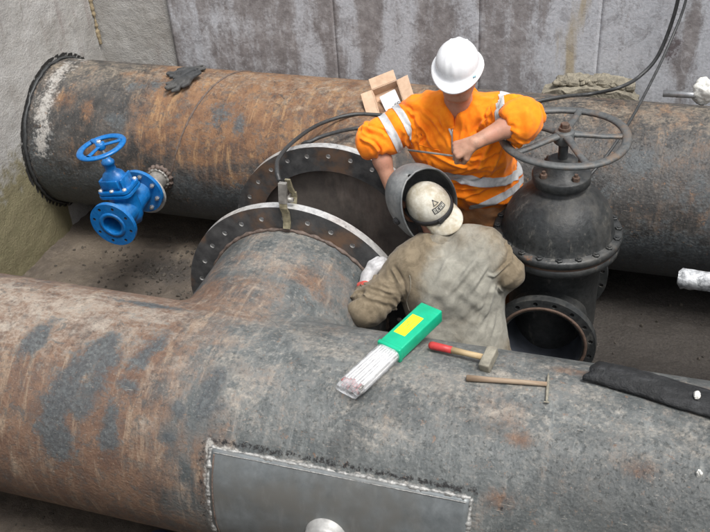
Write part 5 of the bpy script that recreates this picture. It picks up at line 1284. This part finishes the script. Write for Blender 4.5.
# ------------------------------------------------------------------ black gloves on the rear pipe
def lying_glove(wpx, fpx, seed, label, lift, side, fan):
    W = np.array(oncyl(*wpx, AX2, PR+lift)); K = np.array(oncyl(*fpx, AX2, PR+lift*.8)); nn = np.array([0, W[1]-AX2[0], W[2]-.62]); nn /= np.linalg.norm(nn)
    hd = K-W; hd /= np.linalg.norm(hd); lt = np.cross(hd, nn)*side; nn = np.cross(lt, hd)*side*-1; rg2 = random.Random(seed)
    V = Vol(W-.24, W+.24, .0042)
    V.cap(W-hd*.055, W+hd*.03, .036, .030, .015, flat=(nn, .42)); V.cap(W-hd*.085, W-hd*.045, .026, .026, .006, sub=True, flat=(nn, .42))
    V.cap(W+hd*.03, W+hd*.075, .034, .036, .02, flat=(nn, .45))
    for i in range(4):
        a = fan*(1.5-i)/1.5; o = lt*(1.5-i)*.021; p = W+hd*.085+o; L = (.072, .080, .074, .058)[i]*rg2.uniform(.92, 1.05)
        d = hd*math.cos(a)+lt*math.sin(a); m_ = p+d*L*.5+nn*rg2.uniform(-.003, .012); q = m_+(d*.95+nn*rg2.uniform(-.5, .15))*L*.5
        V.cap(W+hd*.06+o*.7, p, .013, .0125, .008); V.cap(p, m_, .0125, .0118, .002); V.cap(m_, q, .0118, .0100, .003)
    p = W+hd*.02+lt*.030; m_ = p+hd*.030+lt*.028; q = m_+hd*.034+lt*.006-nn*.004; V.cap(p, m_, .015, .0125, .01); V.cap(m_, q, .0125, .0105, .003)
    v, f = V.mesh(); v = relax(v, f, 1); v = wrinkle(v, f, .0028, [(1, np.eye(3), (22, 22, 22))], seed)
    return tag(mesh_obj('work_glove', v, f, M['black_glove'], None), label, 'glove')
lying_glove((194, 70), (170, 76), 3, 'black work glove on the rear pipe, the upper one lying nearly flat', .014, 1, .14)
lying_glove((190, 76), (173, 86), 8, 'black work glove on the rear pipe, the lower one with spread fingers', .034, -1, .30)

# ------------------------------------------------------------------ things on the front pipe
# pack of welding rods: green box sleeve, rods, clear film
zc = 1.10+.030
a_, b_2 = onz(348, 390, zc-.006), onz(432, 311.5, zc+.006); ax_ = (b_2-a_).normalized(); Lp = (b_2-a_).length
up_ = Vector((0, 0, 1)); lx = ax_.cross(up_).normalized(); up_ = lx.cross(ax_); Mp = Matrix((lx, ax_, up_)).transposed().to_4x4()
pkt = thing('welding_rod_pack', a_.lerp(b_2, .5), 'green plastic pack of white welding rods with a yellow label, lying on the front pipe', 'rod pack')
mp = Matrix.Translation(a_) @ Mp
g0_, g1_ = Lp*.46, Lp*1.0
bm = bmesh.new(); b_box(bm, (.100, g1_-g0_, .056), mp @ Matrix.Translation((0, (g0_+g1_)/2, 0)), .006, 3); bm_obj('green_box', bm, M['green'], pkt)
bm = bmesh.new(); b_box(bm, (.106, .020, .062), mp @ Matrix.Translation((0, g0_+.010, 0)), .005, 2); bm_obj('box_lip', bm, M['green'], pkt)
bm = bmesh.new(); b_box(bm, (.1005, .006, .0565), mp @ Matrix.Translation((0, g1_-.030, 0)), .002, 1); bm_obj('lid_seam', bm, M['green'], pkt)
bm = bmesh.new(); b_box(bm, (.052, .125, .0012), mp @ Matrix.Translation((-.008, g0_+(g1_-g0_)*.50, .0284)), .0004, 1); bm_obj('yellow_label', bm, M['yellow'], pkt, False)
for i, (s_, w1) in enumerate(((.012, .020), (-.003, .024), (-.016, .016))):
    bm = bmesh.new(); b_box(bm, (.003, w1*2.2, .0008), mp @ Matrix.Translation((-.006+s_, g0_+(g1_-g0_)*.50, .0294))); bm_obj('label_print', bm, simple('label_print_green_%d' % i, (.25, .42, .06), .6), pkt, False)
rodm = None
k = 0
for iz in range(4):
    for ix in range(8):
        x = (ix-3.5)*.0110+(iz % 2)*.003; z = (iz-1.5)*.0105; l0 = .014+random.uniform(-.006, .010)
        sp_ = 1+.10*random.random()
        p0 = mp @ Vector((x*1.05+random.uniform(-.001, .001), l0, z*1.05)); p1 = mp @ Vector((x*.95, g0_+.03, z*.9)); pt = p0+(p1-p0).normalized()*.022
        bm = bmesh.new(); b_tube(bm, [pt, p1], .0046, 7); rr_o = bm_obj('rod', bm, M['rod'], pkt)
        bm = bmesh.new(); b_tube(bm, [p0, pt], .0042, 7); bm_obj('rod_tip', bm, M['rod_tip'] if (ix < 7) else M['steel'], rr_o)
bm = bmesh.new(); rg = []
for j in range(18):
    t = j/17; y = -.012+(g0_+.012)*t; row = []
    sq = .55+.45*min(1, t*5)
    for i in range(28):
        a = 2*PI*i/28; ex = .6; cx2 = math.copysign(abs(math.cos(a))**ex, math.cos(a)); sz2 = math.copysign(abs(math.sin(a))**ex, math.sin(a))
        wv = 1+.05*noise.noise(Vector((i*.5, j*.4, 2)))
        row.append(bm.verts.new(mp @ Vector((cx2*.0500*wv*(.9+.1*sq), y, sz2*.0275*wv*sq))))
    rg.append(row)
for a, b in zip(rg[:-1], rg[1:]):
    for i in range(28): bm.faces.new((a[i], a[(i+1) % 28], b[(i+1) % 28], b[i]))
bm.faces.new(rg[0]); bm_obj('clear_wrapper', bm, M['film'], pkt)

# club hammer
hm = thing('club_hammer', onz(455, 353, 1.10), 'club hammer with a red painted grip and block head, lying on the front pipe', 'hammer')
def pz(px, py, z): return onz(px, py, z)
h0, h1 = pz(430, 345, 1.105), pz(489, 358.5, 1.125); d = (h1-h0).normalized()
bm = bmesh.new(); b_tube(bm, [h0+d*.085, h0+d*.15, h1+d*.02], [.0135, .0115, .0125], 14); bm_obj('handle', bm, M['wood'], hm)
bm = bmesh.new(); b_tube(bm, [h0-d*.004, h0, h0+d*.01, h0+d*.05, h0+d*.092], [.008, .0135, .0160, .0150, .0140], 14); bm_obj('painted_grip', bm, M['red_grip'], hm)
hx = Vector((.10, -.95, -.18)).normalized(); zx = d.cross(hx).normalized(); hx = zx.cross(d)
Mh = Matrix((d, hx, zx)).transposed()
bm = bmesh.new(); b_box(bm, (.042, .096, .044), tr(h1+hx*.004, Mh), .0055, 2); bm_obj('hammer_head', bm, M['hammer_head'], hm)
# chipping hammer
ch = thing('chipping_hammer', onz(505, 380, 1.11), 'slim chipping hammer with round wooden handle and thin cross head on the front pipe', 'hammer')
h0, h1 = oncyl(467, 378, AX1, PR+.011), oncyl(547, 384, AX1, PR+.012); d = (h1-h0).normalized()
bm = bmesh.new(); b_tube(bm, [h0-d*.003, h0, h0.lerp(h1, .3), h0.lerp(h1, .8), h1], [.008, .0125, .0105, .0090, .0085], 12); bm_obj('handle', bm, M['wood_dirty'], ch)
q0, q1 = oncyl(548.5, 373, AX1, PR+.014), oncyl(546.5, 402, AX1, PR+.010); dd = (q1-q0).normalized()
bm = bmesh.new(); b_tube(bm, [q0, q0+dd*.02, q0.lerp(q1, .4), q1-dd*.012, q1], [.0015, .0045, .0060, .0050, .0030], 10); b_box(bm, (.020, .006, .004), tr(q1, frame((0, -.2, 1), d)), .001); bm_obj('cross_head', bm, M['hammer_head'], ch)

# black rubber sheet bent over the back of the pipe
m0, m1 = onz(601, 365, 1.125), onz(760, 420, 1.10); md_ = (m1-m0).normalized(); sd_ = Vector((-md_.y, md_.x, 0)); rows = []; bm = bmesh.new(); nL = 70
lt_ = []
for j in range(nL+1):
    t = j/nL; p = m0.lerp(m1, t); row = []
    hgt = .040-.010*t+.006*math.sin(t*7)
    for i in range(25):
        s = -1+2*i/24; wdt = .072*(1+.06*noise.noise(Vector((t*5, s, 1))))
        y_off = s*wdt; q = p+sd_*y_off; arch = hgt*(1-s*s)**.8 if abs(s) < 1 else 0
        sur = .62+math.sqrt(max(PR**2-(q.y-AX1[0])**2, 0)) if abs(q.y-AX1[0]) < PR else .62
        z = sur+.006+arch+.004*noise.noise(Vector((q.x*40, q.y*40, 3)))
        jag = .012*noise.noise(Vector((s*4, 8, 8))) if j == 0 else 0
        row.append(bm.verts.new((q.x+md_.x*jag-(.02*(1-s) if j == 0 else 0)*md_.x, q.y, z)))
    rows.append(row)
for a, b in zip(rows[:-1], rows[1:]):
    for i in range(24): bm.faces.new((a[i], b[i], b[i+1], a[i+1]))
ms = tag(bm_obj('rubber_sheet', bm, M['mat'], None), 'rough black rubber sheet arched along the back of the front pipe at the right', 'rubber sheet'); ms.modifiers.new('thick', 'SOLIDIFY').thickness = -.008
# bits of white plastic
def crumple(name, p, s, label, mat=M['plastic_bag'], cat='plastic', sc=(1, 1, 1)):
    bm = bmesh.new(); bmesh.ops.create_icosphere(bm, subdivisions=4, radius=1)
    for v_ in bm.verts:
        q = v_.co.copy(); r = 1+.35*noise.noise(q*1.6+Vector(p)*3)+.28*(1-2*abs(noise.noise(q*3.1+Vector(p)*5)))*.6+.10*noise.noise(q*8)
        v_.co = Vector(p)+Vector((q.x*r*s*sc[0], q.y*r*s*sc[1], q.z*r*s*sc[2]))
    return tag(bm_obj(name, bm, mat, None, True), label, cat)
crumple('plastic_scrap', onz(697, 395, 1.146), .013, 'scrap of white plastic on the black rubber sheet at the right', cat='scrap', sc=(.8, 1.1, .8))
crumple('plastic_scrap', oncyl(699, 474, AX1, PR+.004), .013, 'scrap of white plastic low on the front pipe at the right edge', cat='scrap', sc=(.7, .6, 1.3))
# tube with a white plastic bundle on the rear pipe at the right
q = oncyl(690, 97, AX2, PR+.04)
crumple('plastic_bundle', q+Vector((.07, .02, .03)), .055, 'crumpled white plastic bundle on the rear pipe at the right edge', cat='bundle', sc=(1.0, .8, 1.25))
bm = bmesh.new(); a_ = oncyl(663, 93.5, AX2, PR+.020); b_lathe(bm, [(.016, 0), (.019, .0), (.019, .30), (.016, .30)], tr(a_, frame(Vector((1, .02, .02)))), 20, closed=True)
tag(bm_obj('metal_tube', bm, M['galv'], None), 'short grey metal tube beside the white bundle on the rear pipe', 'tube')
# foil wrapped hose end reaching in from the right between the pipes
q = ony(680, 278, 3.75); bm = bmesh.new(); rg = []
for j in range(22):
    t = j/21; rr_ = .046*(1 if j else .6)*(1+.0*t); rg.append([bm.verts.new((q.x+1.6*t**1.8+(-.010 if j == 0 else 0), q.y, q.z+(rr_*(1+.22*noise.noise(Vector((t*40, k*.9, 1))))*math.sin(2*PI*k/20)))+Vector((0, rr_*(1+.22*noise.noise(Vector((t*40, k*.9, 1))))*math.cos(2*PI*k/20), 0)) if False else (q.x+1.6*t**1.8+(-.010 if j == 0 else 0), q.y+rr_*(1+.22*noise.noise(Vector((t*40, k*.9, 1))))*math.cos(2*PI*k/20), q.z+rr_*(1+.22*noise.noise(Vector((t*40, k*.9, 1))))*math.sin(2*PI*k/20))) for k in range(20)])
for a, b in zip(rg[:-1], rg[1:]):
    for k in range(20): bm.faces.new((a[k], a[(k+1) % 20], b[(k+1) % 20], b[k]))
bm.faces.new(rg[0]); n = NM('crumpled_foil'); f = n.noise(30, 6, .7); tag(bm_obj('wrapped_hose', bm, n.out(n.ramp(f, [(.35, (.16, .17, .18)), (.55, (.6, .62, .64))]), .35, .3, .5, f, .8, .01), None), 'end of a hose wrapped in crumpled silver foil reaching in from the right', 'hose')
# navy cap with white trim lying under the front pipe, at the lower edge
bm = bmesh.new(); p = onz(157, 541, .10); b_lathe(bm, [(.085, 0), (.088, .02), (.080, .06), (.055, .09), (.02, .102), (0, .104)], tr((p.x, p.y, .02)), 32)
nc = thing('cloth_cap', (p.x, p.y, .02), 'navy cloth cap with white trim on the mud below the front pipe', 'cap'); bm_obj('crown', bm, M['navy'], nc)
bm = bmesh.new(); b_tube(bm, [(p.x+.0865*math.cos(a), p.y+.0865*math.sin(a), .045) for a in np.linspace(0, 2*PI, 49)], .006, 8, cap=False); bm_obj('trim', bm, M['white_trim'], nc)
